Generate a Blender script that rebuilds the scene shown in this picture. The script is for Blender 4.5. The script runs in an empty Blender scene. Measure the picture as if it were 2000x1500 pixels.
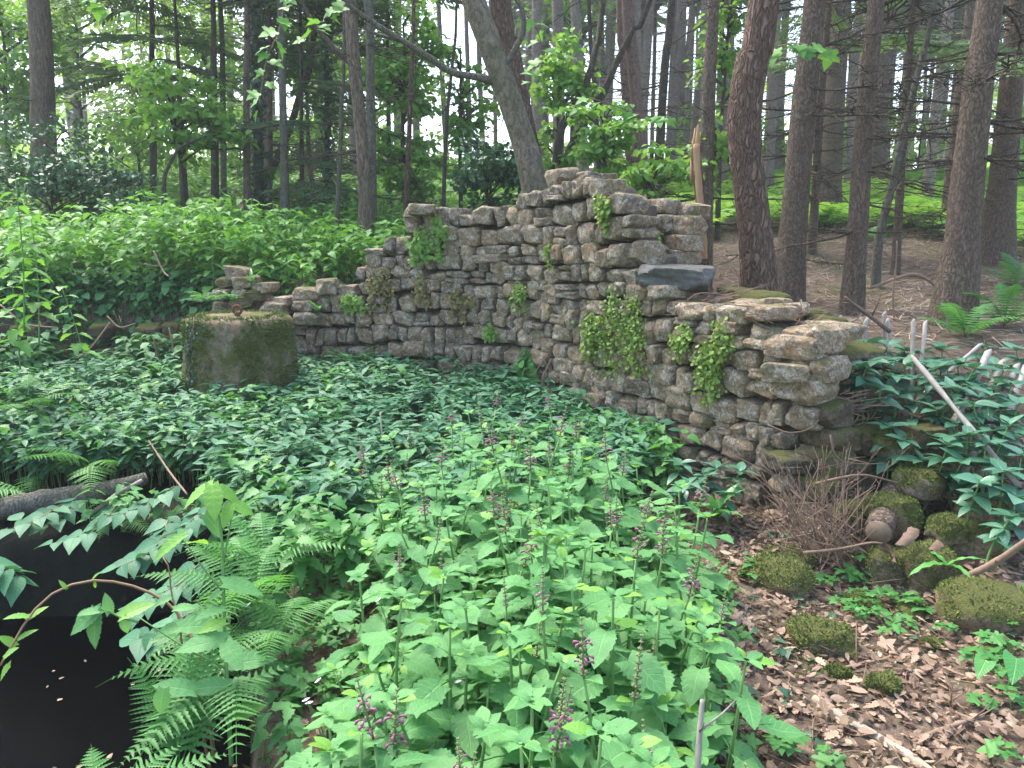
import bpy, math, random
import numpy as np
from mathutils import Matrix, Vector, Quaternion

R = np.random.default_rng(7)
random.seed(7)
SC = bpy.context.scene
COL = SC.collection
rad = math.radians

# ------------------------------------------------------------------ camera, sky, sun, exposure
F, CX, CY, TH = 1500.0, 1000.0, 750.0, rad(11.0)      # focal length and centre in photo pixels, tilt
ST, CT = math.sin(TH), math.cos(TH)
CAMZ = 1.6
cam = bpy.data.cameras.new('camera')
cam.sensor_width = 36.0
cam.lens = F / 2000.0 * 36.0
cam.clip_start = 0.05
cam.clip_end = 2000
cam_o = bpy.data.objects.new('camera', cam)
COL.objects.link(cam_o)
cam_o.location = (0, 0, CAMZ)
cam_o.rotation_euler = (rad(90) - TH, 0, 0)
SC.camera = cam_o

world = bpy.data.worlds.new('World')
SC.world = world
world.use_nodes = True
wn = world.node_tree.nodes
sky = wn.new('ShaderNodeTexSky')
sky.sky_type = 'NISHITA'
sky.sun_disc = False
sky.sun_elevation = rad(58)
sky.sun_rotation = rad(-40)
sky.dust_density = 3.0
sky.air_density = 1.0
sky.ozone_density = 1.0
wn['Background'].inputs['Strength'].default_value = 0.15
world.node_tree.links.new(sky.outputs[0], wn['Background'].inputs['Color'])

sun = bpy.data.lights.new('sun', 'SUN')
sun.energy = 1.5
sun.angle = rad(24)
sun.color = (1.0, 0.96, 0.90)
sun_o = bpy.data.objects.new('sun', sun)
COL.objects.link(sun_o)
# the sun stands behind the photographer's left shoulder, high up
_az = rad(-40)
_sd = Vector((math.sin(_az) * math.cos(rad(58)), math.cos(_az) * math.cos(rad(58)), math.sin(rad(58))))
sun_o.rotation_euler = _sd.to_track_quat('Z', 'Y').to_euler()

SC.view_settings.view_transform = 'Standard'
SC.view_settings.look = 'None'
SC.view_settings.gamma = 1.0
SC.view_settings.use_curve_mapping = False
SC.view_settings.exposure = 2.22
SC.render.engine = 'CYCLES'
SC.cycles.max_bounces = 9
SC.cycles.diffuse_bounces = 6
SC.cycles.glossy_bounces = 2
SC.cycles.transmission_bounces = 3
SC.cycles.transparent_max_bounces = 4
SC.cycles.use_denoising = True

# ------------------------------------------------------------------ numeric helpers
def _hash(ix, iy, iz, seed):
    h = (ix * 374761393 + iy * 668265263 + iz * 2147483647 + seed * 1274126177) & 0xFFFFFFFF
    h = ((h ^ (h >> 13)) * 1274126177) & 0xFFFFFFFF
    h = h ^ (h >> 16)
    return (h & 0xFFFFFF) / float(0xFFFFFF)

def vnoise(P, seed=0):
    """value noise in -1..1 at points (n,3)"""
    P = np.asarray(P, float)
    i = np.floor(P).astype(np.int64)
    f = P - i
    f = f * f * (3 - 2 * f)
    out = 0
    for dx in (0, 1):
        for dy in (0, 1):
            for dz in (0, 1):
                w = (f[:, 0] if dx else 1 - f[:, 0]) * (f[:, 1] if dy else 1 - f[:, 1]) * (f[:, 2] if dz else 1 - f[:, 2])
                out = out + w * _hash(i[:, 0] + dx, i[:, 1] + dy, i[:, 2] + dz, seed)
    return out * 2 - 1

def fbm(P, seed=0, octv=3):
    P = np.asarray(P, float)
    a, s, o = 1.0, 1.0, 0
    for k in range(octv):
        o = o + a * vnoise(P * s + 17.3 * k, seed + k)
        a *= 0.5
        s *= 2.1
    return o

def sstep(a, b, x):
    t = np.clip((x - a) / (b - a), 0, 1)
    return t * t * (3 - 2 * t)

def ray(px, py):
    a = (np.asarray(px, float) - CX) / F
    b = (CY - np.asarray(py, float)) / F
    return np.stack(np.broadcast_arrays(a, CT + b * ST, -ST + b * CT), axis=-1)

def at(px, py, Y):
    d = ray(px, py)
    t = np.asarray(Y, float) / d[..., 1]
    return d * t[..., None] + np.array((0, 0, CAMZ))

def depth(P):
    P = np.asarray(P)
    return P[..., 1] * CT - (P[..., 2] - CAMZ) * ST

def norm(v):
    v = np.asarray(v, float)
    return v / np.maximum(np.linalg.norm(v, axis=-1, keepdims=True), 1e-9)

def smooth_path(pts, n):
    """Catmull-Rom resample to n points"""
    p = np.asarray(pts, float)
    if len(p) < 3:
        t = np.linspace(0, 1, n)[:, None]
        return p[0] * (1 - t) + p[-1] * t
    q = np.vstack([2 * p[0] - p[1], p, 2 * p[-1] - p[-2]])
    L = np.concatenate([[0], np.cumsum(np.linalg.norm(np.diff(p, axis=0), axis=1))])
    u = np.linspace(0, L[-1], n)
    k = np.clip(np.searchsorted(L, u, side='right') - 1, 0, len(p) - 2)
    t = ((u - L[k]) / np.maximum(L[k + 1] - L[k], 1e-9))[:, None]
    a, b, c, d = q[k], q[k + 1], q[k + 2], q[k + 3]
    return 0.5 * (2 * b + (c - a) * t + (2 * a - 5 * b + 4 * c - d) * t ** 2 + (3 * b - a - 3 * c + d) * t ** 3)

# ------------------------------------------------------------------ terrain as a function
WALL_PLAN = smooth_path([(-2.75, 7.15, 0), (-1.9, 6.98, 0), (-1.0, 6.78, 0), (-0.35, 6.52, 0), (0.02, 6.25, 0), (0.4, 5.80, 0),
                         (0.8, 5.27, 0), (1.2, 4.72, 0), (1.68, 4.05, 0)], 400)[:, :2]
WALL_S = np.concatenate([[0], np.cumsum(np.linalg.norm(np.diff(WALL_PLAN, axis=0), axis=1))])
LINE_X = np.concatenate([[-200, -20, -9, -6, -4.5, -3.4], WALL_PLAN[:, 0], [1.82, 2.1, 2.6, 3.4, 6, 12, 200]])
LINE_Y = np.concatenate([[5.0, 5.6, 6.2, 6.6, 6.95, 7.1], WALL_PLAN[:, 1], [4.12, 4.45, 4.72, 4.8, 4.3, 3.0, -18]])
PIT_Y = np.array([-3.0, 1.2, 2.0, 2.4, 3.2, 3.9, 4.3])
PIT_X = np.array([-0.6, -0.70, -0.76, -0.86, -1.12, -1.45, -1.7])
WATER_Z = -0.52

def ground(X, Y):
    X = np.asarray(X, float)
    Y = np.asarray(Y, float)
    shp = np.broadcast(X, Y).shape
    X, Y = np.broadcast_to(X, shp).ravel(), np.broadcast_to(Y, shp).ravel()
    P = np.stack([X, Y, np.zeros_like(X)], 1)
    yl = np.interp(X, LINE_X, LINE_Y)
    slope = (np.interp(X + .05, LINE_X, LINE_Y) - np.interp(X - .05, LINE_X, LINE_Y)) / .1
    d = (Y - yl) / np.sqrt(1 + slope * slope)
    front = -0.05 * sstep(.8, 1.5, X) + 0.2 * sstep(4.2, 7.0, Y) + 0.035 * fbm(P * 1.3, 3, 3) + 0.02 * fbm(P * 4.0, 5, 2)
    front = front + 0.16 * sstep(1.6, 2.6, X) * sstep(2.2, 3.8, Y)
    back = 0.88 + 0.03 * np.clip(X, -3, 3) * (X < 0) * -1 + 0.13 * np.clip(Y - 7.5, 0, 30) * (1 - 0.25 * sstep(30, 60, Y)) \
        + 0.10 * fbm(P * 0.5, 9, 3) * sstep(0.3, 3, d) + 0.03 * fbm(P * 2.5, 11, 2)
    back = back + 0.28 * sstep(0.2, 1.0, d) * sstep(-0.9, 0.2, X) * (1 - sstep(0.9, 1.5, X))
    w0 = np.where(X > 1.6, 0.08 - 0.98 * sstep(1.75, 2.5, X), np.where(X < -3.0, 0.05, 0.10))
    w1 = np.where(X > 1.6, 0.40 + 0.45 * sstep(1.7, 2.5, X), np.where(X < -3.0, 0.35, 0.42))
    k = np.clip((d - w0) / (w1 - w0), 0, 1)
    k = k * k * (3 - 2 * k)
    z = front * (1 - k) + back * k
    e = np.minimum(np.interp(Y, PIT_Y, PIT_X) - X, 4.12 + 0.05 * np.sin(X * 3) - Y)
    e = np.minimum(e, X + 4.4) + 0.05 * fbm(P * 3.1, 21, 2)
    p = sstep(-0.02, 0.16, e)
    z = z * (1 - p) + (-0.9) * p
    z = z - 0.05 * sstep(-0.2, 0.0, e) * (1 - p)
    z = z + .26 * np.exp(-((X - 1.78) ** 2 + (Y - 4.02) ** 2) / .075) * (1 + .3 * fbm(P * 5, 61, 2))
    return z.reshape(shp)

def hit(px, py, lo=1.0, hi=80.0):
    """first terrain point along a photo ray"""
    d = ray(px, py)
    Ys = np.concatenate([np.arange(lo, 12, .03), np.arange(12, hi, .15)])
    P = d[None, :] * (Ys / d[1])[:, None] + np.array((0, 0, CAMZ))
    below = P[:, 2] <= ground(P[:, 0], P[:, 1])
    i = int(np.argmax(below)) if below.any() else len(Ys) - 1
    p = P[i].copy()
    p[2] = float(ground(p[0], p[1]))
    return p

# ------------------------------------------------------------------ mesh helpers
def new_mesh(name, V, faces, mat, luv=None, smooth=True):
    """faces: list of int arrays (m,k)"""
    me = bpy.data.meshes.new(name)
    V = np.asarray(V, np.float32)
    faces = [np.asarray(f, np.int32) for f in faces if len(f)]
    nl = sum(f.size for f in faces)
    npoly = sum(len(f) for f in faces)
    me.vertices.add(len(V))
    me.vertices.foreach_set('co', V.ravel())
    me.loops.add(nl)
    me.loops.foreach_set('vertex_index', np.concatenate([f.ravel() for f in faces]))
    me.polygons.add(npoly)
    tot = np.concatenate([np.full(len(f), f.shape[1], np.int32) for f in faces])
    start = np.concatenate([[0], np.cumsum(tot)[:-1]]).astype(np.int32)
    me.polygons.foreach_set('loop_start', start)
    me.polygons.foreach_set('loop_total', tot)
    if smooth:
        me.polygons.foreach_set('use_smooth', np.ones(npoly, bool))
    if luv is not None:
        a = me.attributes.new('luv', 'FLOAT_VECTOR', 'POINT')
        a.data.foreach_set('vector', np.asarray(luv, np.float32).ravel())
    me.update(calc_edges=True)
    if mat is not None:
        for m in (mat if isinstance(mat, (list, tuple)) else [mat]):
            me.materials.append(m)
    return me

class MB:
    def __init__(s):
        s.V, s.F, s.L, s.n = [], [], [], 0
    def add(s, V, faces, luv=None):
        V = np.asarray(V, float)
        for f in faces:
            if len(f):
                s.F.append(np.asarray(f, np.int64) + s.n)
        s.V.append(V)
        s.L.append(np.zeros((len(V), 3)) if luv is None else luv)
        s.n += len(V)
    def stamp(s, T, M, pos, rnd=None):
        """T=(V,faces,luv) template; M (N,3,3) columns are the axes incl. scale; pos (N,3)"""
        V, faces, luv = T
        N, k = len(pos), len(V)
        if N == 0:
            return
        W = np.einsum('nij,kj->nki', M, V) + pos[:, None, :]
        off = (np.arange(N) * k)[:, None, None] + s.n
        for f in faces:
            f = np.asarray(f, np.int64)
            s.F.append((f[None] + off).reshape(-1, f.shape[1]))
        l = np.broadcast_to(luv[None], (N, k, 3)).copy()
        l[:, :, 2] = (R.random(N) if rnd is None else rnd)[:, None]
        s.V.append(W.reshape(-1, 3))
        s.L.append(l.reshape(-1, 3))
        s.n += N * k
    def mesh(s, name, mat, origin=(0, 0, 0), smooth=True):
        by = {}
        for f in s.F:
            by.setdefault(f.shape[1], []).append(f)
        return new_mesh(name, np.concatenate(s.V) - np.asarray(origin, float), [np.concatenate(v) for v in by.values()], mat, np.concatenate(s.L), smooth)

def link(name, data, parent=None, loc=(0, 0, 0), M=None):
    o = bpy.data.objects.new(name, data)
    COL.objects.link(o)
    if parent is not None:
        o.parent = parent
    if M is not None:
        o.matrix_local = M
    else:
        o.location = loc
    return o

def thing(name, label, cat, loc=(0, 0, 0), group=None, data=None):
    o = link(name, data, None, tuple(float(v) for v in loc))
    o['label'] = label
    o['category'] = cat
    if group:
        o['group'] = group
    return o

def setting(name, me, kind='structure', loc=(0, 0, 0), label=None):
    o = link(name, me, None, loc)
    o['kind'] = kind
    if label:
        o['label'] = label
    return o

def basis(d, up):
    """frames whose Y axis is d and whose Z axis leans to up: (N,3,3) with axes in columns"""
    d = norm(d)
    x = norm(np.cross(d, up))
    z = np.cross(x, d)
    return np.stack([x, d, z], axis=-1)

def mat4(M3, p):
    m = np.eye(4)
    m[:3, :3] = M3
    m[:3, 3] = p
    return Matrix(m.tolist())

def tube(pts, radii, ring=8, luv_r=0.0, rough=0.0, seed=0, cap=True):
    pts = np.asarray(pts, float)
    n = len(pts)
    r = np.broadcast_to(np.asarray(radii, float), (n,))
    t = norm(np.gradient(pts, axis=0))
    ref = np.array((0, 0, 1.0)) if abs(t[:, 2]).mean() < 0.8 else np.array((1.0, 0, 0))
    a = norm(np.cross(t, ref))
    b = np.cross(t, a)
    th = np.linspace(0, 2 * np.pi, ring, endpoint=False)
    L = np.concatenate([[0], np.cumsum(np.linalg.norm(np.diff(pts, axis=0), axis=1))])
    dirs = a[:, None, :] * np.cos(th)[None, :, None] + b[:, None, :] * np.sin(th)[None, :, None]
    rr = np.repeat(r[:, None], ring, 1)
    if rough:
        q = (pts[:, None, :] + dirs * r[:, None, None]).reshape(-1, 3)
        sc = 1.0 / max(r.mean(), 1e-3)
        rr = rr * (1 + rough * fbm(q * np.array((1, 1, .45)) * sc * 1.1, seed, 3).reshape(n, ring))
    V = (pts[:, None, :] + dirs * rr[..., None]).reshape(-1, 3)
    luv = np.zeros((len(V), 3))
    luv[:, 0] = np.tile(th / (2 * np.pi), n)
    luv[:, 1] = np.repeat(L, ring)
    luv[:, 2] = luv_r
    i, j = np.meshgrid(np.arange(n - 1), np.arange(ring), indexing='ij')
    j2 = (j + 1) % ring
    f = np.stack([i * ring + j, i * ring + j2, (i + 1) * ring + j2, (i + 1) * ring + j], -1).reshape(-1, 4)
    faces = [f]
    if cap:
        c = np.stack([np.zeros(ring - 2, int), np.arange(1, ring - 1), np.arange(2, ring)], 1)
        faces.append(c[:, ::-1])
        faces.append(c + (n - 1) * ring)
    return V, faces, luv

# ------------------------------------------------------------------ leaf shapes (length along +Y, face along +Z)
def leaf_shape(rows, tip=1.0, fold=0.12, droop=0.15, serr=0.0, base_notch=0.0):
    """rows: half widths from base to tip (unit length); 3 columns"""
    n = len(rows)
    V, U = [], []
    for i, w in enumerate(rows):
        v = i / (n - 1) * tip
        z = -droop * v * v
        ww = w * (1 + (serr if i % 2 else -serr))
        back = -base_notch * (1 - v) ** 6 if i == 0 else 0
        V += [(-ww, v + back - (serr * .12 if i % 2 else 0), z + fold * ww), (0, v, z), (ww, v + back - (serr * .12 if i % 2 else 0), z + fold * ww)]
        U += [(-1, v, 0), (0, v, 0), (1, v, 0)]
    f = []
    for i in range(n - 1):
        a = 3 * i
        f += [(a, a + 1, a + 4, a + 3), (a + 1, a + 2, a + 5, a + 4)]
    return np.array(V, float), [np.array(f)], np.array(U, float)

LANCE = leaf_shape([.03, .15, .19, .16, .09, .005], fold=.25, droop=.17)
LANCE_LO = leaf_shape([.03, .19, .15, .005], fold=.25, droop=.3)
OVATE = leaf_shape([.05, .27, .33, .29, .19, .09, .004], fold=.2, droop=.2)
OVATE_LO = leaf_shape([.05, .31, .25, .004], fold=.2, droop=.25)
def _heart():
    n = 17
    v = np.linspace(0, 1, n)
    w = .40 * np.sin(np.pi * np.clip(v * .92 + .10, 0, 1)) ** .72 * (1 - .30 * v)
    w[-1] = .004
    w[0] = .25
    T = leaf_shape(list(w), fold=.16, droop=.22, serr=.07, base_notch=.12)
    V = T[0]
    V[:, 2] += .018 * np.sin(V[:, 1] * 34) * np.abs(V[:, 0]) * 2.5
    return T
HEART = _heart()
NETTLE = leaf_shape([.06, .30, .30, .31, .23, .22, .12, .11, .004], fold=.2, droop=.28, serr=.12)
NEEDLE = (np.array([(-.012, 0, 0), (.012, 0, 0), (0, 1, 0)], float), [np.array([(0, 1, 2)])], np.array([(0, 0, 0), (0, 0, 0), (0, 1, 0)], float))

def outline_leaf(pts, curl=0.0, bend=0.0):
    """leaf from a half outline (x,y) list base to tip; fan of quads to the midrib"""
    p = np.array(pts, float)
    n = len(p)
    V, U = [], []
    for x, y in p:
        yy = min(max(y, 0), 1)
        for sx in (-1, 0, 1):
            X = sx * x
            V.append((X, y if sx else yy, curl * X * X - bend * yy * yy))
            U.append((sx, yy, 0))
    f = []
    for i in range(n - 1):
        a = 3 * i
        f += [(a, a + 1, a + 4, a + 3), (a + 1, a + 2, a + 5, a + 4)]
    return np.array(V), [np.array(f)], np.array(U, float)
MAPLE = outline_leaf([(.02, 0), (.26, -.08), (.42, .06), (.33, .22), (.52, .30), (.58, .50), (.40, .50), (.24, .52), (.22, .66), (.13, .80), (.005, 1.0)], curl=.25, bend=.2)
OAK = outline_leaf([(.02, 0), (.10, .10), (.08, .18), (.20, .27), (.13, .36), (.28, .48), (.17, .57), (.28, .70), (.16, .78), (.17, .90), (.005, 1.0)], curl=1.1, bend=-.1)
BEECH = outline_leaf([(.02, 0), (.20, .2), (.28, .42), (.24, .65), (.12, .86), (.004, 1.0)], curl=-1.3, bend=.25)
IVYL = outline_leaf([(.05, 0), (.34, -.08), (.46, .14), (.30, .32), (.28, .44), (.14, .72), (.004, 1.0)], curl=.2, bend=.25)
ROUND = outline_leaf([(.1, .05), (.38, .12), (.48, .42), (.36, .76), (.01, .95)], curl=.25, bend=.1)

def frond(npin=22, npl=7, arch=.35, width=.26):
    """a fern frond of unit length, arching"""
    m = MB()
    v = np.linspace(0, 1, 12)
    path = np.stack([0 * v, v, arch * (v - v * v * 1.25) * 1.2], 1)
    m.add(*tube(path, np.linspace(.006, .0015, 12), 4))
    vs = np.linspace(.12, .985, npin)
    sp = (vs[1] - vs[0])
    wid = width * np.sin(np.pi * np.clip(vs * .93 + .12, 0, 1)) ** .8 * (1.15 - vs * .55)
    P, D, S, Wd = [], [], [], []
    q = np.random.default_rng(npin * 10 + npl)
    rows = [.5 * (1 - (i / (2 * npl)) ** 1.6) * (1.0 if i % 2 else .42) + .01 for i in range(2 * npl + 1)]
    pin = leaf_shape(rows, fold=.10, droop=.14)
    for vv, w in zip(vs, wid):
        c = np.array((0, vv, arch * (vv - vv * vv * 1.25) * 1.2))
        for sx in (-1, 1):
            P.append(c)
            D.append(norm(np.array((sx, .34 + q.normal(0, .06), -.16 + q.normal(0, .08)))))
            S.append(w * q.uniform(.9, 1.08))
            Wd.append(min(sp * .98, w * .5) / w)
    Mx = basis(np.array(D), np.array((0, 0, 1.0))) * np.array(S)[:, None, None]
    Mx = Mx * np.stack([np.array(Wd), np.ones(len(Wd)), np.ones(len(Wd))], 1)[:, None, :]
    m.stamp(pin, Mx, np.array(P), np.full(len(P), .5))
    return m

# ------------------------------------------------------------------ materials
def nodes(name):
    m = bpy.data.materials.new(name)
    m.use_nodes = True
    nt = m.node_tree
    nt.nodes.clear()
    return m, nt

class NT:
    def __init__(s, nt):
        s.nt = nt
    def n(s, t, **kw):
        x = s.nt.nodes.new(t)
        for k, v in kw.items():
            setattr(x, k, v)
        return x
    def l(s, a, b):
        s.nt.links.new(a, b)
    def setin(s, node, name, v):
        if isinstance(v, bpy.types.NodeSocket):
            s.l(v, node.inputs[name])
        else:
            node.inputs[name].default_value = v
    def math(s, op, a, b=0.0, c=None):
        x = s.n('ShaderNodeMath', operation=op)
        s.setin(x, 0, a)
        s.setin(x, 1, b)
        if c is not None:
            s.setin(x, 2, c)
        return x.outputs[0]
    def mix(s, f, a, b, mode='MIX'):
        x = s.n('ShaderNodeMix', data_type='RGBA', blend_type=mode)
        s.setin(x, 0, f)
        s.setin(x, 6, a if isinstance(a, bpy.types.NodeSocket) else (*a, 1))
        s.setin(x, 7, b if isinstance(b, bpy.types.NodeSocket) else (*b, 1))
        return x.outputs[2]
    def noise(s, vec, scale, detail=3, rough=.55, dist=0.0):
        x = s.n('ShaderNodeTexNoise')
        s.setin(x, 'Vector', vec)
        x.inputs['Scale'].default_value = scale
        x.inputs['Detail'].default_value = detail
        x.inputs['Roughness'].default_value = rough
        x.inputs['Distortion'].default_value = dist
        return x.outputs[0]
    def ramp(s, v, a, b):
        x = s.n('ShaderNodeMapRange')
        s.setin(x, 'Value', v)
        x.inputs['From Min'].default_value = a
        x.inputs['From Max'].default_value = b
        return x.outputs[0]
    def bump(s, h, strength, dist=.01):
        x = s.n('ShaderNodeBump')
        x.inputs['Strength'].default_value = strength
        x.inputs['Distance'].default_value = dist
        s.l(h, x.inputs['Height'])
        return x.outputs[0]
    def pos(s):
        return s.n('ShaderNodeNewGeometry').outputs['Position']
    def normal_z(s):
        g = s.n('ShaderNodeNewGeometry')
        q = s.n('ShaderNodeSeparateXYZ')
        s.l(g.outputs['Normal'], q.inputs[0])
        return q.outputs[2]
    def rnd(s):
        return s.n('ShaderNodeObjectInfo').outputs['Random']
    def vmul(s, v, xyz):
        x = s.n('ShaderNodeVectorMath', operation='MULTIPLY')
        s.l(v, x.inputs[0])
        x.inputs[1].default_value = xyz
        return x.outputs[0]
    def vadd(s, v, sc):
        x = s.n('ShaderNodeVectorMath', operation='ADD')
        s.l(v, x.inputs[0])
        c = s.n('ShaderNodeCombineXYZ')
        for i in range(3):
            s.l(sc, c.inputs[i])
        s.l(c.outputs[0], x.inputs[1])
        return x.outputs[0]
    def out(s, col, rough=.8, normal=None, spec=.5, trans=None, tcol=None):
        b = s.n('ShaderNodeBsdfPrincipled')
        s.setin(b, 'Base Color', col if isinstance(col, bpy.types.NodeSocket) else (*col, 1))
        s.setin(b, 'Roughness', rough)
        b.inputs['Specular IOR Level'].default_value = spec
        if normal is not None:
            s.l(normal, b.inputs['Normal'])
        o = s.n('ShaderNodeOutputMaterial')
        if trans:
            t = s.n('ShaderNodeBsdfTranslucent')
            s.setin(t, 'Color', tcol if tcol is not None else col)
            if normal is not None:
                s.l(normal, t.inputs['Normal'])
            mx = s.n('ShaderNodeMixShader')
            mx.inputs[0].default_value = trans
            s.l(b.outputs[0], mx.inputs[1])
            s.l(t.outputs[0], mx.inputs[2])
            s.l(mx.outputs[0], o.inputs['Surface'])
        else:
            s.l(b.outputs[0], o.inputs['Surface'])
        return b

def leaf_mat(name, ca, cb, trans=.3, rough=.42, spec=.5, vein=.35, wet=.0, holes=False):
    m, nt = nodes(name)
    t = NT(nt)
    a = t.n('ShaderNodeAttribute', attribute_name='luv')
    q = t.n('ShaderNodeSeparateXYZ')
    t.l(a.outputs['Vector'], q.inputs[0])
    r = t.math('FRACT', t.math('ADD', q.outputs[2], t.rnd()))
    col = t.mix(r, ca, cb)
    blot = t.noise(t.pos(), 26, 2)
    col = t.mix(t.math('MULTIPLY', t.ramp(blot, .5, .75), .35), col, tuple(c * .72 for c in ca))
    nrm = None
    if vein:
        au = t.math('ABSOLUTE', q.outputs[0])
        mid = t.ramp(au, .10, .0)
        side = t.math('SINE', t.math('MULTIPLY', t.math('SUBTRACT', q.outputs[1], t.math('MULTIPLY', au, .22)), 48.0))
        side = t.ramp(side, .72, 1.0)
        vv = t.math('MAXIMUM', mid, t.math('MULTIPLY', side, .6))
        col = t.mix(t.math('MULTIPLY', vv, vein), col, tuple(min(1, c * 1.5 + .03) for c in cb))
        nrm = t.bump(t.math('SUBTRACT', 1.0, vv), .35, .004)
    tc = t.mix(.5, col, tuple((cb[0] * 1.5, cb[1] * 1.35, cb[2] * .6)))
    t.out(col, rough, nrm, spec, trans, tc)
    return m

def bark_mat(name, c1, c2, scale=22.0, stretch=.22, moss=0.0, depth_=.012, lichen=0.0, rough=.9, plates=.75):
    m, nt = nodes(name)
    t = NT(nt)
    p = t.pos()
    wob = t.n('ShaderNodeVectorMath', operation='ADD')
    nz = t.n('ShaderNodeTexNoise')
    t.l(p, nz.inputs['Vector'])
    nz.inputs['Scale'].default_value = 9
    t.l(p, wob.inputs[0])
    sc = t.n('ShaderNodeVectorMath', operation='SCALE')
    t.l(nz.outputs[1], sc.inputs[0])
    sc.inputs['Scale'].default_value = .05
    t.l(sc.outputs[0], wob.inputs[1])
    pv = t.vmul(wob.outputs[0], (1, 1, stretch))
    v = t.n('ShaderNodeTexVoronoi', feature='DISTANCE_TO_EDGE')
    v.inputs['Scale'].default_value = scale
    t.l(pv, v.inputs['Vector'])
    rd = t.math('ABSOLUTE', t.math('SUBTRACT', t.noise(t.vmul(wob.outputs[0], (1, 1, stretch * .7)), scale * .9, 3, .6), .5))
    rdg = t.ramp(rd, .0, .10)
    crack = t.math('MULTIPLY', t.math('MAXIMUM', t.ramp(v.outputs[0], 0.0, .16), plates), rdg)
    n1 = t.noise(p, 14, 5, .7)
    n2 = t.noise(pv, 60, 3, .7)
    col = t.mix(n1, c1, c2)
    col = t.mix(t.math('MULTIPLY', t.math('SUBTRACT', 1.0, crack), .78), col, tuple(c * .35 for c in c1))
    col = t.mix(t.math('MULTIPLY', t.ramp(n2, .45, .8), .5), col, tuple(min(1, c * 1.5) for c in c2))
    col = t.mix(t.math('MULTIPLY', t.rnd(), .35), col, tuple(c * .6 for c in c1))
    if lichen:
        col = t.mix(t.math('MULTIPLY', t.ramp(t.noise(p, 9, 4, .7), .56, .66), lichen), col, (.42, .42, .36))
    if moss:
        col = t.mix(t.math('MULTIPLY', t.ramp(t.noise(p, 3.5, 4, .65), .40, .62), moss), col, (.07, .085, .025))
    h = t.math('ADD', t.math('MULTIPLY', crack, 1.0), t.math('MULTIPLY', n2, .6))
    t.out(col, rough, t.bump(h, 1.0, depth_ * 1.6), .2)
    return m

def stone_mat(name, moss=.35, dark=1.0, lichen=.55, mosstop=.6, wetlow=None):
    m, nt = nodes(name)
    t = NT(nt)
    p = t.pos()
    r = t.rnd()
    pp = t.vadd(p, t.math('MULTIPLY', r, 7.0))
    g = [tuple(c * dark for c in k) for k in ((.205, .148, .084), (.30, .208, .120), (.24, .202, .135), (.125, .108, .080), (.36, .264, .155))]
    c1 = t.mix(t.ramp(r, .0, .35), g[0], g[1])
    c1 = t.mix(t.ramp(r, .35, .6), c1, g[2])
    c1 = t.mix(t.ramp(r, .72, .86), c1, g[3])
    c1 = t.mix(t.ramp(r, .90, .97), c1, g[4])
    n1 = t.noise(pp, 9, 5, .65, .6)
    col = t.mix(t.ramp(n1, .35, .7), c1, t.mix(.5, g[0], tuple(c * 1.35 for c in g[1])))
    n3 = t.noise(pp, 42, 5, .75)
    col = t.mix(t.math('MULTIPLY', t.ramp(n3, .47, .66), .75), col, tuple(c * .34 for c in g[0]))
    n4 = t.noise(pp, 19, 4, .75, 1.0)
    col = t.mix(t.math('MULTIPLY', t.ramp(n4, .52, .68), .5), col, tuple(c * .5 for c in g[3]))
    rust = t.ramp(t.noise(pp, 6, 3, .6), .58, .74)
    col = t.mix(t.math('MULTIPLY', rust, .45), col, (.24 * dark, .145 * dark, .07 * dark))
    l = t.ramp(t.noise(pp, 13, 6, .8, .8), .47, .58)
    l2 = t.ramp(t.noise(pp, 70, 4, .75), .42, .54)
    col = t.mix(t.math('MULTIPLY', t.math('MULTIPLY', l, l2), lichen), col, (.58, .54, .46))
    nz = t.normal_z()
    mn = t.noise(p, 5.5, 5, .7)
    mm = t.math('MULTIPLY', t.ramp(t.math('ADD', mn, t.math('MULTIPLY', nz, mosstop * .35)), .62 - .12 * moss, .72 - .10 * moss), min(1, moss * 2.2))
    mcol = t.mix(t.noise(p, 60, 3), (.050, .056, .016), (.165, .175, .050))
    col = t.mix(mm, col, mcol)
    fuzz = t.noise(p, 170, 2, .7)
    h = t.math('ADD', t.math('MULTIPLY', n1, .6), t.math('ADD', t.math('MULTIPLY', n3, .5), t.math('MULTIPLY', fuzz, t.math('ADD', .1, t.math('MULTIPLY', mm, .5)))))
    t.out(col, .92, t.bump(h, 1.0, .03), .2)
    return m

def simple_mat(name, c1, c2, scale=20, rough=.85, bump=.4, bdist=.006, spec=.3, stretch=(1, 1, 1), rnd=.3):
    m, nt = nodes(name)
    t = NT(nt)
    p = t.vmul(t.pos(), stretch)
    a = t.n('ShaderNodeAttribute', attribute_name='luv')
    q = t.n('ShaderNodeSeparateXYZ')
    t.l(a.outputs['Vector'], q.inputs[0])
    n1 = t.noise(p, scale, 5, .65)
    r = t.math('FRACT', t.math('ADD', q.outputs[2], t.rnd()))
    f = t.math('ADD', t.math('MULTIPLY', t.ramp(n1, .3, .7), 1 - rnd), t.math('MULTIPLY', r, rnd))
    col = t.mix(f, c1, c2)
    t.out(col, rough, t.bump(n1, bump, bdist), spec)
    return m

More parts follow.
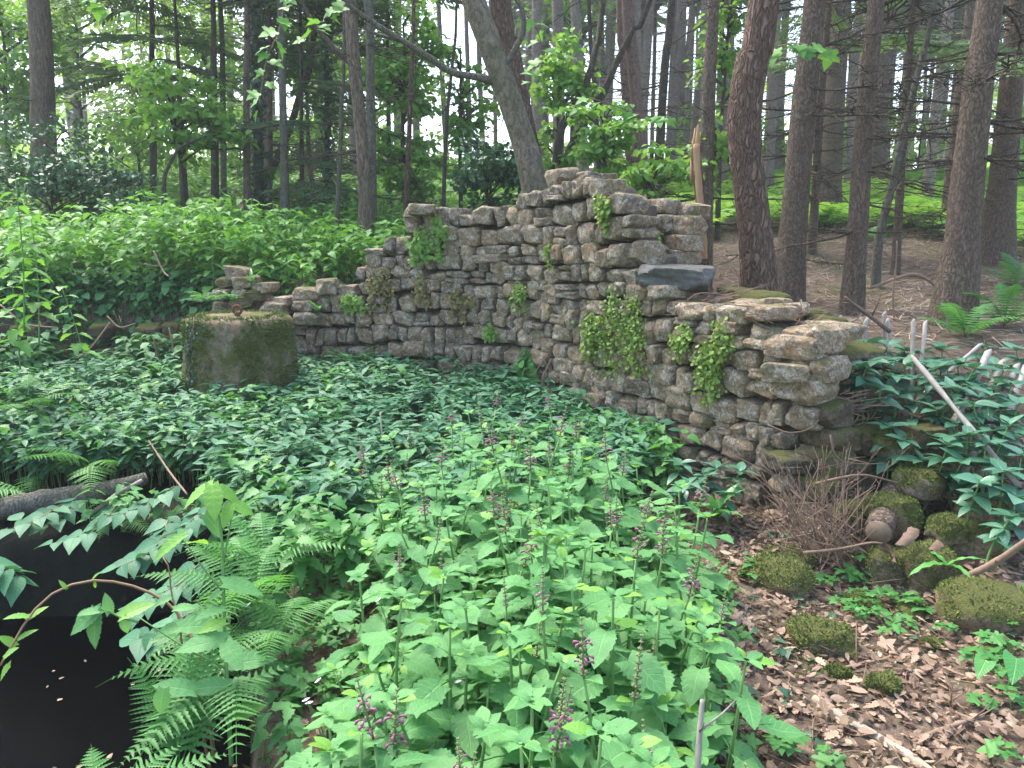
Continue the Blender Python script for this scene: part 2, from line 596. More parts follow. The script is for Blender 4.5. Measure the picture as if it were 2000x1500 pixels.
M = {}
M['mercury'] = leaf_mat('dark_leaf', (.036, .140, .066), (.082, .230, .110), .25, .50, .28, .25)
M['bank'] = leaf_mat('bank_leaf', (.040, .150, .050), (.095, .25, .080), .28, .5, .3, .2)
M['wound'] = leaf_mat('bright_leaf', (.088, .250, .088), (.150, .350, .115), .36, .55, .22, .40)
M['young'] = leaf_mat('young_leaf', (.13, .33, .05), (.21, .42, .07), .38, .5, .4, .40)
M['nettle'] = leaf_mat('nettle_leaf', (.085, .26, .045), (.16, .37, .06), .38, .5, .4, .2)
M['tree'] = leaf_mat('tree_leaf', (.095, .25, .042), (.19, .38, .070), .45, .5, .4, 0)
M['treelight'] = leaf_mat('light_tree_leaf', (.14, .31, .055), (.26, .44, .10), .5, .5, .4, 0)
M['holly'] = leaf_mat('holly_leaf', (.030, .095, .040), (.060, .15, .06), .15, .45, .4, 0)
M['fir'] = leaf_mat('fir_needles', (.040, .085, .045), (.075, .135, .065), .25, .6, .3, 0)
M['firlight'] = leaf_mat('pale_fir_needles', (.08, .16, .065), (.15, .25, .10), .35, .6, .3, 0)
M['fern'] = leaf_mat('fern_leaf', (.06, .21, .045), (.10, .29, .065), .38, .5, .35, 0)
M['bracken'] = leaf_mat('bracken_leaf', (.16, .38, .055), (.26, .48, .09), .45, .55, .3, 0)
M['laurel'] = leaf_mat('laurel_leaf', (.040, .135, .075), (.085, .225, .125), .2, .36, .55, .3)
M['ivy'] = leaf_mat('ivy_leaf', (.014, .055, .022), (.040, .12, .050), .12, .38, .5, .25)
M['creeper'] = leaf_mat('creeper_leaf', (.13, .24, .035), (.24, .36, .07), .35, .5, .35, 0)
M['drycreeper'] = leaf_mat('dry_creeper_leaf', (.16, .15, .055), (.28, .25, .10), .3, .6, .3, 0)
M['harts'] = leaf_mat('strap_leaf', (.055, .22, .05), (.12, .34, .07), .3, .32, .5, .3)
M['dead'] = leaf_mat('dead_leaf', (.14, .085, .05), (.42, .31, .22), .10, .7, .25, .25)
M['litter'] = leaf_mat('litter_leaf', (.085, .056, .038), (.38, .275, .195), .10, .75, .2, .2)
M['needle'] = simple_mat('dead_needle', (.12, .06, .03), (.26, .14, .07), 30, .9, 0.1, rnd=.8)
M['straw'] = simple_mat('dry_straw', (.17, .12, .08), (.40, .32, .24), 30, .9, 0.1, rnd=.9)
M['twig'] = simple_mat('twig_bark', (.12, .075, .048), (.29, .20, .14), 30, .9, .4, rnd=.6)
M['palestick'] = simple_mat('weathered_wood', (.20, .165, .12), (.38, .33, .26), 22, .85, .5, .004, stretch=(1, 1, .3), rnd=.3)
M['paling'] = simple_mat('grey_cleft_chestnut', (.19, .165, .135), (.44, .395, .34), 26, .85, .7, .004, stretch=(1, 1, .25), rnd=.4)
M['greystick'] = simple_mat('grey_pole_wood', (.17, .15, .125), (.34, .31, .27), 26, .85, .5, .004, stretch=(1, 1, .25), rnd=.4)
M['stem'] = simple_mat('green_stem', (.10, .22, .06), (.17, .31, .09), 20, .6, .1, rnd=.6)
M['redstem'] = simple_mat('reddish_stem', (.16, .09, .05), (.24, .15, .08), 20, .6, .1, rnd=.6)
M['flower'] = simple_mat('purple_petal', (.24, .065, .13), (.38, .15, .235), 40, .6, .1, rnd=.7)
M['calyx'] = simple_mat('hairy_calyx', (.10, .15, .06), (.20, .22, .10), 40, .8, .1, rnd=.7)
M['pink'] = simple_mat('pale_pink_petal', (.62, .50, .68), (.80, .68, .84), 40, .6, .1, rnd=.7)
M['white'] = simple_mat('cream_flower', (.60, .60, .48), (.75, .75, .62), 40, .6, .1, rnd=.7)
M['stone'] = stone_mat('wall_stone', .28, .98, .62, .35)
M['slate'] = stone_mat('dark_slab_stone', .12, .40, .12, .0)
M['slab'] = simple_mat('blue_grey_slab', (.040, .042, .034), (.125, .122, .104), 13, .62, .8, .02, .35, rnd=0)
M['mossstone'] = stone_mat('mossy_stone', .95, .75, .2, 1.1)
M['darkstone'] = stone_mat('damp_dark_stone', .75, .42, .15, .5)
M['drum'] = stone_mat('mossy_drum_stone', 1.55, .9, .2, .05)
M['core'] = simple_mat('earth_mortar', (.035, .027, .02), (.09, .072, .055), 16, .95, .6, .02, rnd=0)
M['rust'] = simple_mat('rusty_iron', (.07, .03, .018), (.16, .07, .04), 60, .8, .5, .003, rnd=.1)
M['moss'] = simple_mat('moss_tuft', (.055, .080, .016), (.175, .22, .05), 30, .95, .1, rnd=.8)
M['cutwood'] = simple_mat('cut_wood', (.17, .11, .07), (.33, .24, .16), 18, .85, .4, rnd=.1)
M['brokenwood'] = simple_mat('splintered_wood', (.25, .115, .045), (.44, .31, .17), 14, .85, .6, .01, stretch=(1, 1, .2), rnd=.1)
M['pine'] = bark_mat('red_pine_bark', (.14, .090, .062), (.27, .180, .130), 24, .26, 0, .018, plates=.0)
M['larch'] = bark_mat('larch_bark', (.15, .112, .080), (.29, .22, .165), 34, .22, .12, .010)
M['grey'] = bark_mat('grey_bark', (.13, .12, .095), (.22, .205, .165), 40, .5, .30, .005)
M['spruce'] = bark_mat('spruce_bark', (.14, .100, .074), (.26, .195, .148), 44, .5, .15, .007)
M['syc'] = bark_mat('sycamore_bark', (.15, .125, .09), (.27, .23, .165), 18, .6, .42, .005, .25)
M['pink_bark'] = bark_mat('smooth_pinkish_bark', (.19, .125, .10), (.30, .205, .165), 46, .6, 0, .004)
M['dark_bark'] = bark_mat('dark_bark', (.075, .060, .045), (.15, .122, .092), 36, .4, .25, .007)
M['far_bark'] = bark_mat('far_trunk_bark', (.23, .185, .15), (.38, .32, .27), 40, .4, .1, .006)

# ground: forest litter, greener moss patches
def ground_mat():
    m, nt = nodes('forest_floor')
    t = NT(nt)
    p = t.pos()
    n1 = t.noise(p, 1.1, 5, .6)
    n2 = t.noise(p, 11, 5, .7)
    n3 = t.noise(p, 70, 4, .75)
    col = t.mix(t.ramp(n2, .3, .7), (.066, .050, .037), (.175, .135, .100))
    col = t.mix(t.math('MULTIPLY', t.ramp(n3, .5, .72), .6), col, (.26, .185, .13))
    mo = t.math('MULTIPLY', t.ramp(n1, .52, .64), t.ramp(t.noise(p, 5, 4, .7), .40, .6))
    col = t.mix(t.math('MULTIPLY', mo, .75), col, t.mix(n3, (.04, .055, .015), (.12, .15, .04)))
    h = t.math('ADD', n2, t.math('MULTIPLY', n3, .6))
    t.out(col, .95, t.bump(h, .9, .03), .15)
    return m
M['ground'] = ground_mat()
M['blackpit'] = simple_mat('near_black_earth', (.0015, .002, .001), (.008, .011, .005), 9, .8, .8, .03, .15, rnd=0)  # near-black colour for the sides and bed of the pit
def water_mat():
    m, nt = nodes('still_black_water')
    t = NT(nt)
    n = t.noise(t.pos(), 5, 2)
    t.out((.0004, .0005, .0005), .25, t.bump(n, .05, .02), .006)
    return m
M['water'] = water_mat()

# ------------------------------------------------------------------ setting: ground and water
def grow(a, b, s0, g):
    out, x, s = [], a, s0
    while x < b:
        x += s
        s *= g
        out.append(x)
    return out
gx = np.arange(-4.6, 4.601, .06)
gx = np.concatenate([[-v for v in grow(4.6, 260, .08, 1.16)][::-1], gx, grow(4.6, 260, .08, 1.16)])
gy = np.arange(1.0, 8.001, .055)
gy = np.concatenate([[2 - v for v in grow(1.0, 60, .12, 1.3)][::-1], gy, grow(8.0, 400, .07, 1.06)])
GX, GY = np.meshgrid(gx, gy)
GZ = ground(GX, GY)
ny, nx = GX.shape
ii, jj = np.meshgrid(np.arange(ny - 1), np.arange(nx - 1), indexing='ij')
gf = np.stack([ii * nx + jj, ii * nx + jj + 1, (ii + 1) * nx + jj + 1, (ii + 1) * nx + jj], -1).reshape(-1, 4)
g_me = new_mesh('ground', np.stack([GX, GY, GZ], -1).reshape(-1, 3), [gf], [M['ground'], M['blackpit']])
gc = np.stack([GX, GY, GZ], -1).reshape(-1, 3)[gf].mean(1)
in_pit = (gc[:, 2] < np.interp(gc[:, 1], [3.7, 3.95], [-.12, .06])) & (gc[:, 0] < 0) & (gc[:, 1] < 5)  # ground faces that switch to the near-black material, by height and position
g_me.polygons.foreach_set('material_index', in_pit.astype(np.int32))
setting('ground', g_me)
wv = np.array([(-4.6, 4.6, WATER_Z), (-4.6, -3.6, WATER_Z), (-.2, -3.6, WATER_Z), (-.2, 4.6, WATER_Z)])
setting('water', new_mesh('water', wv, [np.array([(0, 1, 2, 3)])], M['water']))
m = MB()
fx, fy = R.uniform(-2.6, -.9, 46), R.uniform(1.5, 3.6, 46)
fa = R.uniform(0, 6.28, 46)
m.stamp(BEECH, basis(np.stack([np.cos(fa), np.sin(fa), 0 * fa], 1), np.array((0, 0, 1.)) + R.normal(0, .04, (46, 3))) * R.uniform(.015, .045, 46)[:, None, None], np.stack([fx, fy, 0 * fx + WATER_Z + .006], 1))
setting('floating_leaves', m.mesh('floating_leaves', M['litter']), 'stuff')

# ------------------------------------------------------------------ stones
def cube_sphere(n=6):
    V, Fc = [], []
    lin = np.linspace(-1, 1, n)
    idx = {}
    def vid(p):
        k = tuple(np.round(p, 5))
        if k not in idx:
            idx[k] = len(V)
            V.append(p)
        return idx[k]
    for ax in range(3):
        for sg in (-1, 1):
            for i in range(n - 1):
                for j in range(n - 1):
                    q = []
                    for a, b in ((i, j), (i + 1, j), (i + 1, j + 1), (i, j + 1)):
                        p = np.zeros(3)
                        p[ax] = sg
                        p[(ax + 1) % 3] = lin[a]
                        p[(ax + 2) % 3] = lin[b]
                        q.append(vid(p))
                    Fc.append(q if sg > 0 else q[::-1])
    return np.array(V), np.array(Fc)
CSV, CSF = cube_sphere(10)
CSV_HI, CSF_HI = cube_sphere(14)

def stone_mesh(name, mat, seed, power=8.0, amp=.09, hi=False, jag=.075, freq=1.3):
    V, Fc = (CSV_HI, CSF_HI) if hi else (CSV, CSF)
    rr = random.Random(seed)
    V = V * np.array((1, 1, 1.0))
    pw = power + rr.uniform(-1.2, 2.0)
    l = (np.abs(V) ** pw).sum(1) ** (1 / pw)
    P = V / l[:, None]
    # a few random cut planes give flat broken faces
    for k in range(9):
        nrm = norm(np.array([rr.gauss(0, 1), rr.gauss(0, .8), rr.gauss(0, 1)]))
        ext = np.abs(nrm).sum()
        dcut = ext * rr.uniform(.62, .90)
        s = P @ nrm - dcut
        P = P - np.where(s > 0, s, 0)[:, None] * nrm
    P = P * (1 + amp * fbm(P * freq + seed * 3.1, seed, 2)[:, None]) + jag * np.stack([fbm(P * 3.6 + 9 * k, seed + k, 3) for k in range(3)], 1) * .55
    me = new_mesh(name, P * .5, [Fc], mat)
    me.set_sharp_from_angle(angle=rad(24))
    return me
STONES = [stone_mesh('stone', M['stone'], 100 + k) for k in range(44)]
MOSSY = [stone_mesh('mossy_stone', M['mossstone'], 300 + k, 3.2, .12, True, .05) for k in range(8)]
DARKS = [stone_mesh('dark_stone', M['darkstone'], 400 + k) for k in range(14)]

def wall_at(s):
    x = np.interp(s, WALL_S, WALL_PLAN[:, 0])
    y = np.interp(s, WALL_S, WALL_PLAN[:, 1])
    e = .05
    tx = np.interp(s + e, WALL_S, WALL_PLAN[:, 0]) - np.interp(s - e, WALL_S, WALL_PLAN[:, 0])
    ty = np.interp(s + e, WALL_S, WALL_PLAN[:, 1]) - np.interp(s - e, WALL_S, WALL_PLAN[:, 1])
    t = norm(np.stack([tx, ty], -1))
    return np.stack([x, y], -1), t

def wall_hit(px, py):
    """photo pixel -> (s, z) on the wall face"""
    d = ray(px, py)
    ratio = d[..., 0] / d[..., 1]
    s = np.interp(ratio, WALL_PLAN[:, 0] / WALL_PLAN[:, 1], WALL_S)
    y = np.interp(s, WALL_S, WALL_PLAN[:, 1])
    return s, CAMZ + d[..., 2] * y / d[..., 1]

PROFILE = np.array([(455, 600), (458, 560), (470, 548), (490, 552), (515, 572), (560, 592), (590, 580), (640, 585), (648, 548), (695, 545), (700, 505), (715, 482),
                    (770, 476), (784, 458), (786, 428), (800, 422), (900, 418), (1010, 414), (1014, 382), (1042, 366), (1060, 352), (1080, 342),
                    (1130, 335), (1166, 340), (1180, 362), (1208, 372), (1244, 386), (1250, 478), (1256, 492), (1262, 556), (1290, 566), (1330, 592), (1400, 588), (1460, 596),
                    (1500, 606), (1545, 640), (1615, 650)], float)
PS, PZ = wall_hit(PROFILE[:, 0], PROFILE[:, 1])
def wall_top(s):
    return np.interp(s, PS, PZ)

wbase = np.array((0.2, 5.9, 0.0))
wall = thing('ruined_stone_wall', 'ruined drystone wall of brown rubble stones, stepped peak, broken mossy end', 'wall', wbase)

def put_stone(parent, base, me, s, z, w, h, d, proud, tilt=0.0, yaw=0.0, pitch=0.0, name='stone'):
    p, t = wall_at(np.array(s))
    nb = np.array((-t[1], t[0]))           # points behind the wall
    c = p + nb * (d * .5 - proud)
    X = np.array((t[0], t[1], 0))
    Y = np.array((nb[0], nb[1], 0))
    Z = np.array((0, 0, 1.0))
    Rm = np.stack([X, Y, Z], 1) @ np.array((Matrix.Rotation(tilt, 3, 'Y') @ Matrix.Rotation(yaw, 3, 'Z') @ Matrix.Rotation(pitch, 3, 'X')))
    return link(name, me, parent, M=mat4(Rm * np.array((w, d, h)), np.array((c[0], c[1], z)) - base))

placed = []
rs = random.Random(11)
S0, S1 = 0.02, WALL_S[-1] - .05
z = -0.12
course = 0
while z < 2.2:
    hbase = rs.choice((.088, .10, .115, .13, .142)) * (1.05 if z > .5 else .95)
    s = S0 + rs.uniform(-.12, 0)
    while s < S1:
        w = rs.choice((.085, .10, .12, .14, .16, .185, .22)) * rs.uniform(.9, 1.12)
        if rs.random() < .04:
            w *= 1.6
        if s + w > S1 + .05:
            w = max(.10, S1 - s)
        sc = s + w / 2
        wob = .035 * math.sin(sc * 1.9 + course * .37) + .018 * math.sin(sc * 5.1 + course * 1.7)
        zz = z + wob
        h = hbase
        top = float(wall_top(sc))
        gnd = float(ground(*(wall_at(np.array(sc))[0] + np.array((-.1, -.12)))))
        if zz + h * .45 < top and zz + h > gnd - .03 and not (sc > S1 - .24 and zz < .42 and rs.random() < .6):
            if rs.random() < .15 and w > .13:
                k = rs.uniform(.38, .62)
                placed.append((sc, zz + h * k / 2, w, h * k))
                if zz + h < top + .05:
                    placed.append((sc, zz + h * (k + 1) / 2, w * rs.uniform(.85, 1), h * (1 - k)))
            elif rs.random() < .09 and w > .2:
                k = rs.uniform(.4, .6)
                placed.append((s + w * k / 2, zz + h / 2, w * k, h))
                placed.append((s + w * (k + 1) / 2, zz + h / 2, w * (1 - k), h))
            else:
                placed.append((sc, zz + h / 2, w, h))
        s += w
    z += hbase * .985
    course += 1
# the stones that show largest come first as parts
def shown_size(q):
    p, _ = wall_at(np.array(q[0]))
    return q[2] * q[3] / (p[1] ** 2) - (100 if False else 0)
placed.sort(key=shown_size, reverse=True)
print('wall stones', len(placed))
extra = MB()
for k, (s, zc, w, h) in enumerate(placed):
    me = STONES[rs.randrange(len(STONES))]
    proud = rs.gauss(.0, .014)
    d = rs.uniform(.24, .30)
    a = (s, zc, w * 1.05, h * 1.07, d, .02 + proud, rad(rs.gauss(0, 3.0)), rad(rs.gauss(0, 5)), rad(rs.gauss(0, 5)))
    if k < 286:
        put_stone(wall, wbase, me, *a)
    else:
        p, t = wall_at(np.array(s))
        nb = np.array((-t[1], t[0]))
        c = p + nb * (d * .5 - .02 - proud)
        Rm = np.stack([np.array((t[0], t[1], 0)), np.array((nb[0], nb[1], 0)), np.array((0, 0, 1.))], 1)
        vv = np.empty(len(me.vertices) * 3)
        me.vertices.foreach_get('co', vv)
        vv = vv.reshape(-1, 3) * np.array((w * 1.03, d, h * 1.05))
        extra.add(vv @ Rm.T + np.array((c[0], c[1], zc)), [CSF])
if extra.n:
    o = link('pinning_stones', extra.mesh('pinning_stones', M['stone'], wbase), wall)
    o['kind'] = 'stuff'

# core of the wall behind the facing stones
ns = 160
ss = np.linspace(0, WALL_S[-1] - .22, ns)
pp, tt = wall_at(ss)
nb = np.stack([-tt[:, 1], tt[:, 0]], -1)
tops = np.array([min(wall_top(np.array(x)), wall_top(np.array(x - .06)), wall_top(np.array(x + .06))) for x in ss]) - .05
s_a, s_b = wall_hit(np.array([1205.0, 1275.0]), np.array([430.0, 430.0]))[0]
z_n = wall_hit(np.array([1250.0]), np.array([492.0]))[1][0]
tops = np.where((ss > s_a) & (ss < s_b), np.minimum(tops, z_n), tops)
tops = tops + .02 * vnoise(np.stack([ss * 9, ss * 0, ss * 0], 1), 4)
prof = []
for off, top in ((.10, 0), (.10, 1), (.22, 1), (.42, 1), (.46, 0)):
    q = pp + nb * off
    zt = tops - (.03 if off > .2 else 0) if top else np.full(ns, -.3)
    prof.append(np.column_stack([q, zt]))
CV = np.stack(prof, 1).reshape(-1, 3)
i, j = np.meshgrid(np.arange(ns - 1), np.arange(4), indexing='ij')
cf = np.stack([i * 5 + j, (i + 1) * 5 + j, (i + 1) * 5 + j + 1, i * 5 + j + 1], -1).reshape(-1, 4)
ends = [np.array([(0, 1, 2, 3, 4)]), np.array([[(ns - 1) * 5 + k for k in (4, 3, 2, 1, 0)]])]
link('core', new_mesh('wall_core', CV - wbase, [cf] + ends, M['core']), wall)

# second row of stones on top, behind the facing, so the wall reads thick
for k in range(70):
    s = rs.uniform(.1, S1)
    p, t = wall_at(np.array(s))
    put_stone(wall, wbase, STONES[rs.randrange(44)], s, float(min(wall_top(np.array(s - .1)), wall_top(np.array(s)), wall_top(np.array(s + .1)))) - .03, rs.uniform(.14, .26), rs.uniform(.07, .11), rs.uniform(.16, .24), -.26, rad(rs.gauss(0, 5)), rad(rs.uniform(-30, 30)), 0) if k < 14 else None

def px_stone(parent, base, me, cx, cy, w, h, Y, d=None, yaw=0.0, tilt=0.0, name='stone', push=0.0):
    """a stone of w x h photo pixels centred on a photo pixel at distance Y"""
    p = at(cx, cy, Y)
    k = float(depth(p)) / F
    d = d if d is not None else w * k * .9
    Rm = np.array(Matrix.Rotation(yaw, 3, 'Z') @ Matrix.Rotation(tilt, 3, 'Y'))
    return link(name, me, parent, M=mat4(Rm * np.array((w * k, d, h * k)), p - base))
# loose stones along the top, quoins by the notch, the pile beyond the notch
for (cx, cy, w, h, Y, yaw, tilt) in [(824, 410, 52, 22, 6.62, .1, .05), (1098, 345, 45, 30, 6.05, .4, -.1), (1150, 352, 66, 26, 6.0, .6, .08), (1215, 402, 56, 40, 5.72, .7, .02), (1222, 432, 60, 36, 5.70, .7, .0), (1228, 466, 74, 38, 5.68, .75, -.02),
                                     (1294, 406, 52, 32, 5.95, .6, .1), (1288, 437, 48, 34, 5.85, .6, 0), (1345, 413, 62, 34, 5.95, .5, 0), (1338, 442, 62, 40, 5.80, .6, .05), (1330, 474, 64, 34, 5.75, .6, .05), (1318, 502, 90, 30, 5.75, .5, .02), (1285, 490, 40, 26, 5.8, .6, 0)]:
    px_stone(wall, wbase, STONES[rs.randrange(44)], cx, cy, w, h, Y, .26, yaw, tilt)
for (cx, cy, w, h, Y, yaw, tilt) in [(1432, 574, 56, 24, 5.35, .5, 0), (1490, 582, 88, 30, 5.1, .5, .05), (1440, 604, 100, 30, 5.0, .7, 0), (1570, 614, 110, 28, 4.9, .5, .12), (1600, 634, 80, 50, 4.75, .6, .05)]:
    px_stone(wall, wbase, MOSSY[rs.randrange(8)], cx, cy, w, h, Y, .3, yaw, tilt, name='mossy_stone')
for (cx, cy, w, h, Y, yaw, tilt) in [(1565, 676, 112, 48, 4.28, .75, .03), (1562, 722, 96, 34, 4.25, .8, 0), (1570, 755, 104, 46, 4.22, .75, .06), (1478, 680, 70, 46, 4.62, .9, 0), (1480, 640, 80, 36, 4.66, .9, .06)]:
    px_stone(wall, wbase, STONES[rs.randrange(44)], cx, cy, w, h, Y, .30, yaw, tilt)
for (cx, cy, w, h, Y, yaw, tilt) in [(1640, 690, 90, 46, 4.7, .4, .1), (1675, 690, 80, 40, 4.75, .3, -.1), (1600, 800, 100, 60, 4.25, .6, .05), (1685, 848, 84, 60, 4.3, .3, 0), (1620, 850, 70, 50, 4.2, .5, 0), (1610, 900, 76, 56, 4.14, .6, 0), (1590, 950, 80, 50, 4.08, .6, 0), (1650, 920, 80, 60, 4.2, .3, 0), (1790, 850, 70, 60, 4.2, .2, 0)]:
    px_stone(wall, wbase, (MOSSY + DARKS)[rs.randrange(22)], cx, cy, w, h, Y, .3, yaw, tilt, name='mossy_stone')
for r_ in range(8):
    zc = .0 + r_ * .125
    for j in range(5):
        p = np.array((1.64 - .03 * r_ * (j == 0) + .06 * j + rs.uniform(-.04, .04), 4.14 + .16 * j, zc + .06 + rs.uniform(-.05, .05)))
        if j * .04 > .12 + (7 - r_) * .02 or rs.random() < (.45 if j == 0 else .15):
            continue
        Rm = np.array(Matrix.Rotation(rad(62 + rs.gauss(0, 22)), 3, 'Z') @ Matrix.Rotation(rad(rs.gauss(0, 12)), 3, 'Y'))
        link('stone', (STONES + DARKS + DARKS)[rs.randrange(72)], wall, M=mat4(Rm * np.array((rs.uniform(.12, .24), .24, rs.uniform(.09, .15))), p - wbase))
# the flat slab
def slab_mesh():
    P = CSV_HI.copy()
    l = (np.abs(P) ** 14).sum(1) ** (1 / 14)
    P = P / l[:, None]
    P[:, 0] *= 1 + .05 * P[:, 2]
    P[:, 2] += np.where(P[:, 2] < 0, .16 * fbm(P * 1.7, 5, 2), .03 * fbm(P * 1.3, 6, 2))
    P[:, 1] += .07 * fbm(P * 1.5, 8, 2)
    P[:, 0] += .04 * fbm(P * 2.0, 12, 2)
    for k, nv in enumerate([(.9, -.5, .2), (-.7, -.8, .3), (.5, -.9, -.5), (-.4, -.3, -.9), (.2, -.8, .55)]):
        nv = norm(np.array(nv))
        sgm = P @ nv - np.abs(nv).sum() * (.80, .82, .80, .84, .86)[k]
        P = P - np.where(sgm > 0, sgm, 0)[:, None] * nv
    P += .022 * np.stack([fbm(P * 4.5 + 5 * k, 60 + k, 3) for k in range(3)], 1) * np.array((1, 1, .6))
    me = new_mesh('slab', P * .5, [CSF_HI], M['slab'], smooth=True)
    me.set_sharp_from_angle(angle=rad(22))
    return me
o = px_stone(wall, wbase, slab_mesh(), 1322, 540, 134, 44, 5.30, .58, -.28, .05, name='slab')
o['label'] = 'dark flat-topped slate slab jutting from the wall'

# low dark retaining wall to the left of the drum
lbase = np.array((-3.6, 6.9, .2))
low = thing('low_retaining_wall', 'low dark damp stone wall half hidden under the nettle bank', 'wall', lbase)
for r_, zc in enumerate((.28, .40, .52, .63, .73)):
    x = -5.3 + rs.uniform(0, .1)
    while x < -2.8:
        w = rs.uniform(.14, .34)
        y = float(np.interp(x + w / 2, LINE_X, LINE_Y)) + rs.uniform(-.02, .03)
        if not (r_ > 1 and rs.random() < .30):
            Rm = np.array(Matrix.Rotation(rad(rs.gauss(4, 4)), 3, 'Z') @ Matrix.Rotation(rad(rs.gauss(0, 3)), 3, 'Y'))
            link('stone', DARKS[rs.randrange(14)], low, M=mat4(Rm * np.array((w, .3, .13)), np.array((x + w / 2, y + .02, zc)) - lbase))
        x += w
# mossy stones of the tumbled stub behind the drum
sbase = at(470, 600, 7.0)
stub = thing('tumbled_wall_stub', 'tumbled stub of mossy stones rising behind the round drum', 'wall', sbase)
for (cx, cy, w, h, Y) in [(464, 532, 46, 28, 7.15), (482, 552, 52, 26, 7.1), (450, 552, 36, 22, 7.15), (446, 575, 40, 24, 7.1), (478, 574, 26, 22, 7.05), (504, 578, 34, 26, 7.05), (472, 592, 44, 22, 7.0), (602, 574, 52, 24, 7.05), (596, 596, 40, 22, 7.0), (540, 600, 50, 22, 7.0), (560, 588, 30, 20, 7.05), (440, 600, 40, 24, 7.05), (640, 560, 40, 30, 7.0), (520, 560, 30, 20, 7.1), (450, 620, 60, 30, 7.05), (510, 620, 60, 30, 7.0), (600, 620, 50, 26, 6.95)]:
    px_stone(stub, sbase, (STONES + MOSSY)[rs.randrange(52)], cx, cy, w, h, Y, .28, rs.uniform(-.3, .3), rs.uniform(-.1, .1))

# ------------------------------------------------------------------ round stone drum
dc = at(468, 640, 6.15)
dtop = CAMZ + float(at(468, 616, 6.15)[2] - CAMZ)
dk = float(depth(dc)) / F
dr = 104 * dk
gz = float(ground(dc[0], dc[1])) - .1
dbase = np.array((dc[0], dc[1], gz))
drum = thing('stone_drum', 'big round mossy stone drum with a rusty iron ring on top', 'stone block', dbase)
H = dtop - gz
prof = [(.0, dr * 1.06), (.25 * H, dr * 1.05), (.5 * H, dr * 1.035), (.75 * H, dr * 1.0), (.9 * H, dr * .985), (.955 * H, dr * .97), (.985 * H, dr * .93), (H, dr * .86), (H + .004, dr * .6), (H - .004, dr * .3), (H - .006, dr * .02)]
pts = []
fine = []
for (z0, r0), (z1, r1) in zip(prof, prof[1:]):
    n = max(1, int(np.hypot(z1 - z0, r1 - r0) / .03))
    for k in range(n):
        fine.append((z0 + (z1 - z0) * k / n, r0 + (r1 - r0) * k / n))
fine.append(prof[-1])
ring = 72
th = np.linspace(0, 2 * np.pi, ring, endpoint=False)
fz = np.array(fine)
V = np.stack([np.outer(fz[:, 1], np.cos(th)), np.outer(fz[:, 1], np.sin(th)), np.repeat(fz[:, :1], ring, 1)], -1).reshape(-1, 3)
nn = fbm(V * 4.0, 31, 4)
V = V * (1 + .016 * nn[:, None] * np.array((1, 1, .3))) + np.stack([0 * nn, 0 * nn, .010 * fbm(V * 9, 5, 2)], 1)
n = len(fine)
i, j = np.meshgrid(np.arange(n - 1), np.arange(ring), indexing='ij')
j2 = (j + 1) % ring
df = np.stack([i * ring + j, i * ring + j2, (i + 1) * ring + j2, (i + 1) * ring + j], -1).reshape(-1, 4)
link('drum_body', new_mesh('drum_body', V, [df, np.array([[(n - 1) * ring + k for k in range(ring)]])], M['drum']), drum)
rp = at(463, 603, 6.15) - dbase
a = np.linspace(0, 2 * np.pi, 17)
m = MB()
m.add(*tube(np.stack([.034 * np.cos(a), .012 * np.sin(a) * 0 + .004 * a / 6.28, .034 * np.sin(a) + .035], 1), .011, 6))
o = link('iron_ring', m.mesh('iron_ring', M['rust']), drum, (rp[0], rp[1], H + .01))
m = MB()
m.add(*tube([(0, 0, -.03), (0, 0, .02), (0, 0, .03)], [.022, .022, .012], 8))
link('iron_bolt', m.mesh('iron_bolt', M['rust']), drum, (rp[0], rp[1], H))
# moss tufts on the drum
def moss_on(P, N, length, seed=0):
    m = MB()
    d = norm(N + R.normal(0, .6, P.shape))
    up = R.normal(0, 1, P.shape)
    Mx = basis(d, up) * (length * (.5 + R.random(len(P))))[:, None, None]
    T = (np.array([(-.22, 0, 0), (.22, 0, 0), (0, 1, 0)], float), [np.array([(0, 1, 2)])], np.zeros((3, 3)))
    m.stamp(T, Mx, P)
    return m
th_ = R.uniform(np.pi, 2 * np.pi, 9000)
zz_ = R.random(9000) ** .6 * H
msel = fbm(np.stack([np.cos(th_) * 2.2, np.sin(th_) * 2.2, zz_ * 3.2], 1), 77, 3) + .30 * (zz_ / H - .45) > .0
th_, zz_ = th_[msel], zz_[msel]
rr_ = np.interp(zz_, fz[:, 0][:60], fz[:, 1][:60]) if False else np.interp(zz_ / H, [0, .25, .5, .75, .9, .955, .985, 1], np.array([1.06, 1.05, 1.035, 1.0, .985, .97, .93, .86]) * dr)
Pm = np.stack([np.cos(th_) * rr_, np.sin(th_) * rr_, zz_], 1)
Nm = np.stack([np.cos(th_), np.sin(th_), .1 + 0 * th_], 1)
mm_ = moss_on(Pm, Nm, .022)
a2 = R.uniform(0, 2 * np.pi, 1800)
r2 = dr * .9 * np.sqrt(R.uniform(.45, 1, 1800))
P2 = np.stack([r2 * np.cos(a2), r2 * np.sin(a2), np.full(1800, H - .002)], 1)
m2 = moss_on(P2, np.tile((0, 0, 1.0), (1800, 1)), .022)
mm_.add(np.concatenate(m2.V), m2.F, np.concatenate(m2.L))
o = link('moss', mm_.mesh('drum_moss', M['moss'], smooth=False), drum)
o['kind'] = 'stuff'
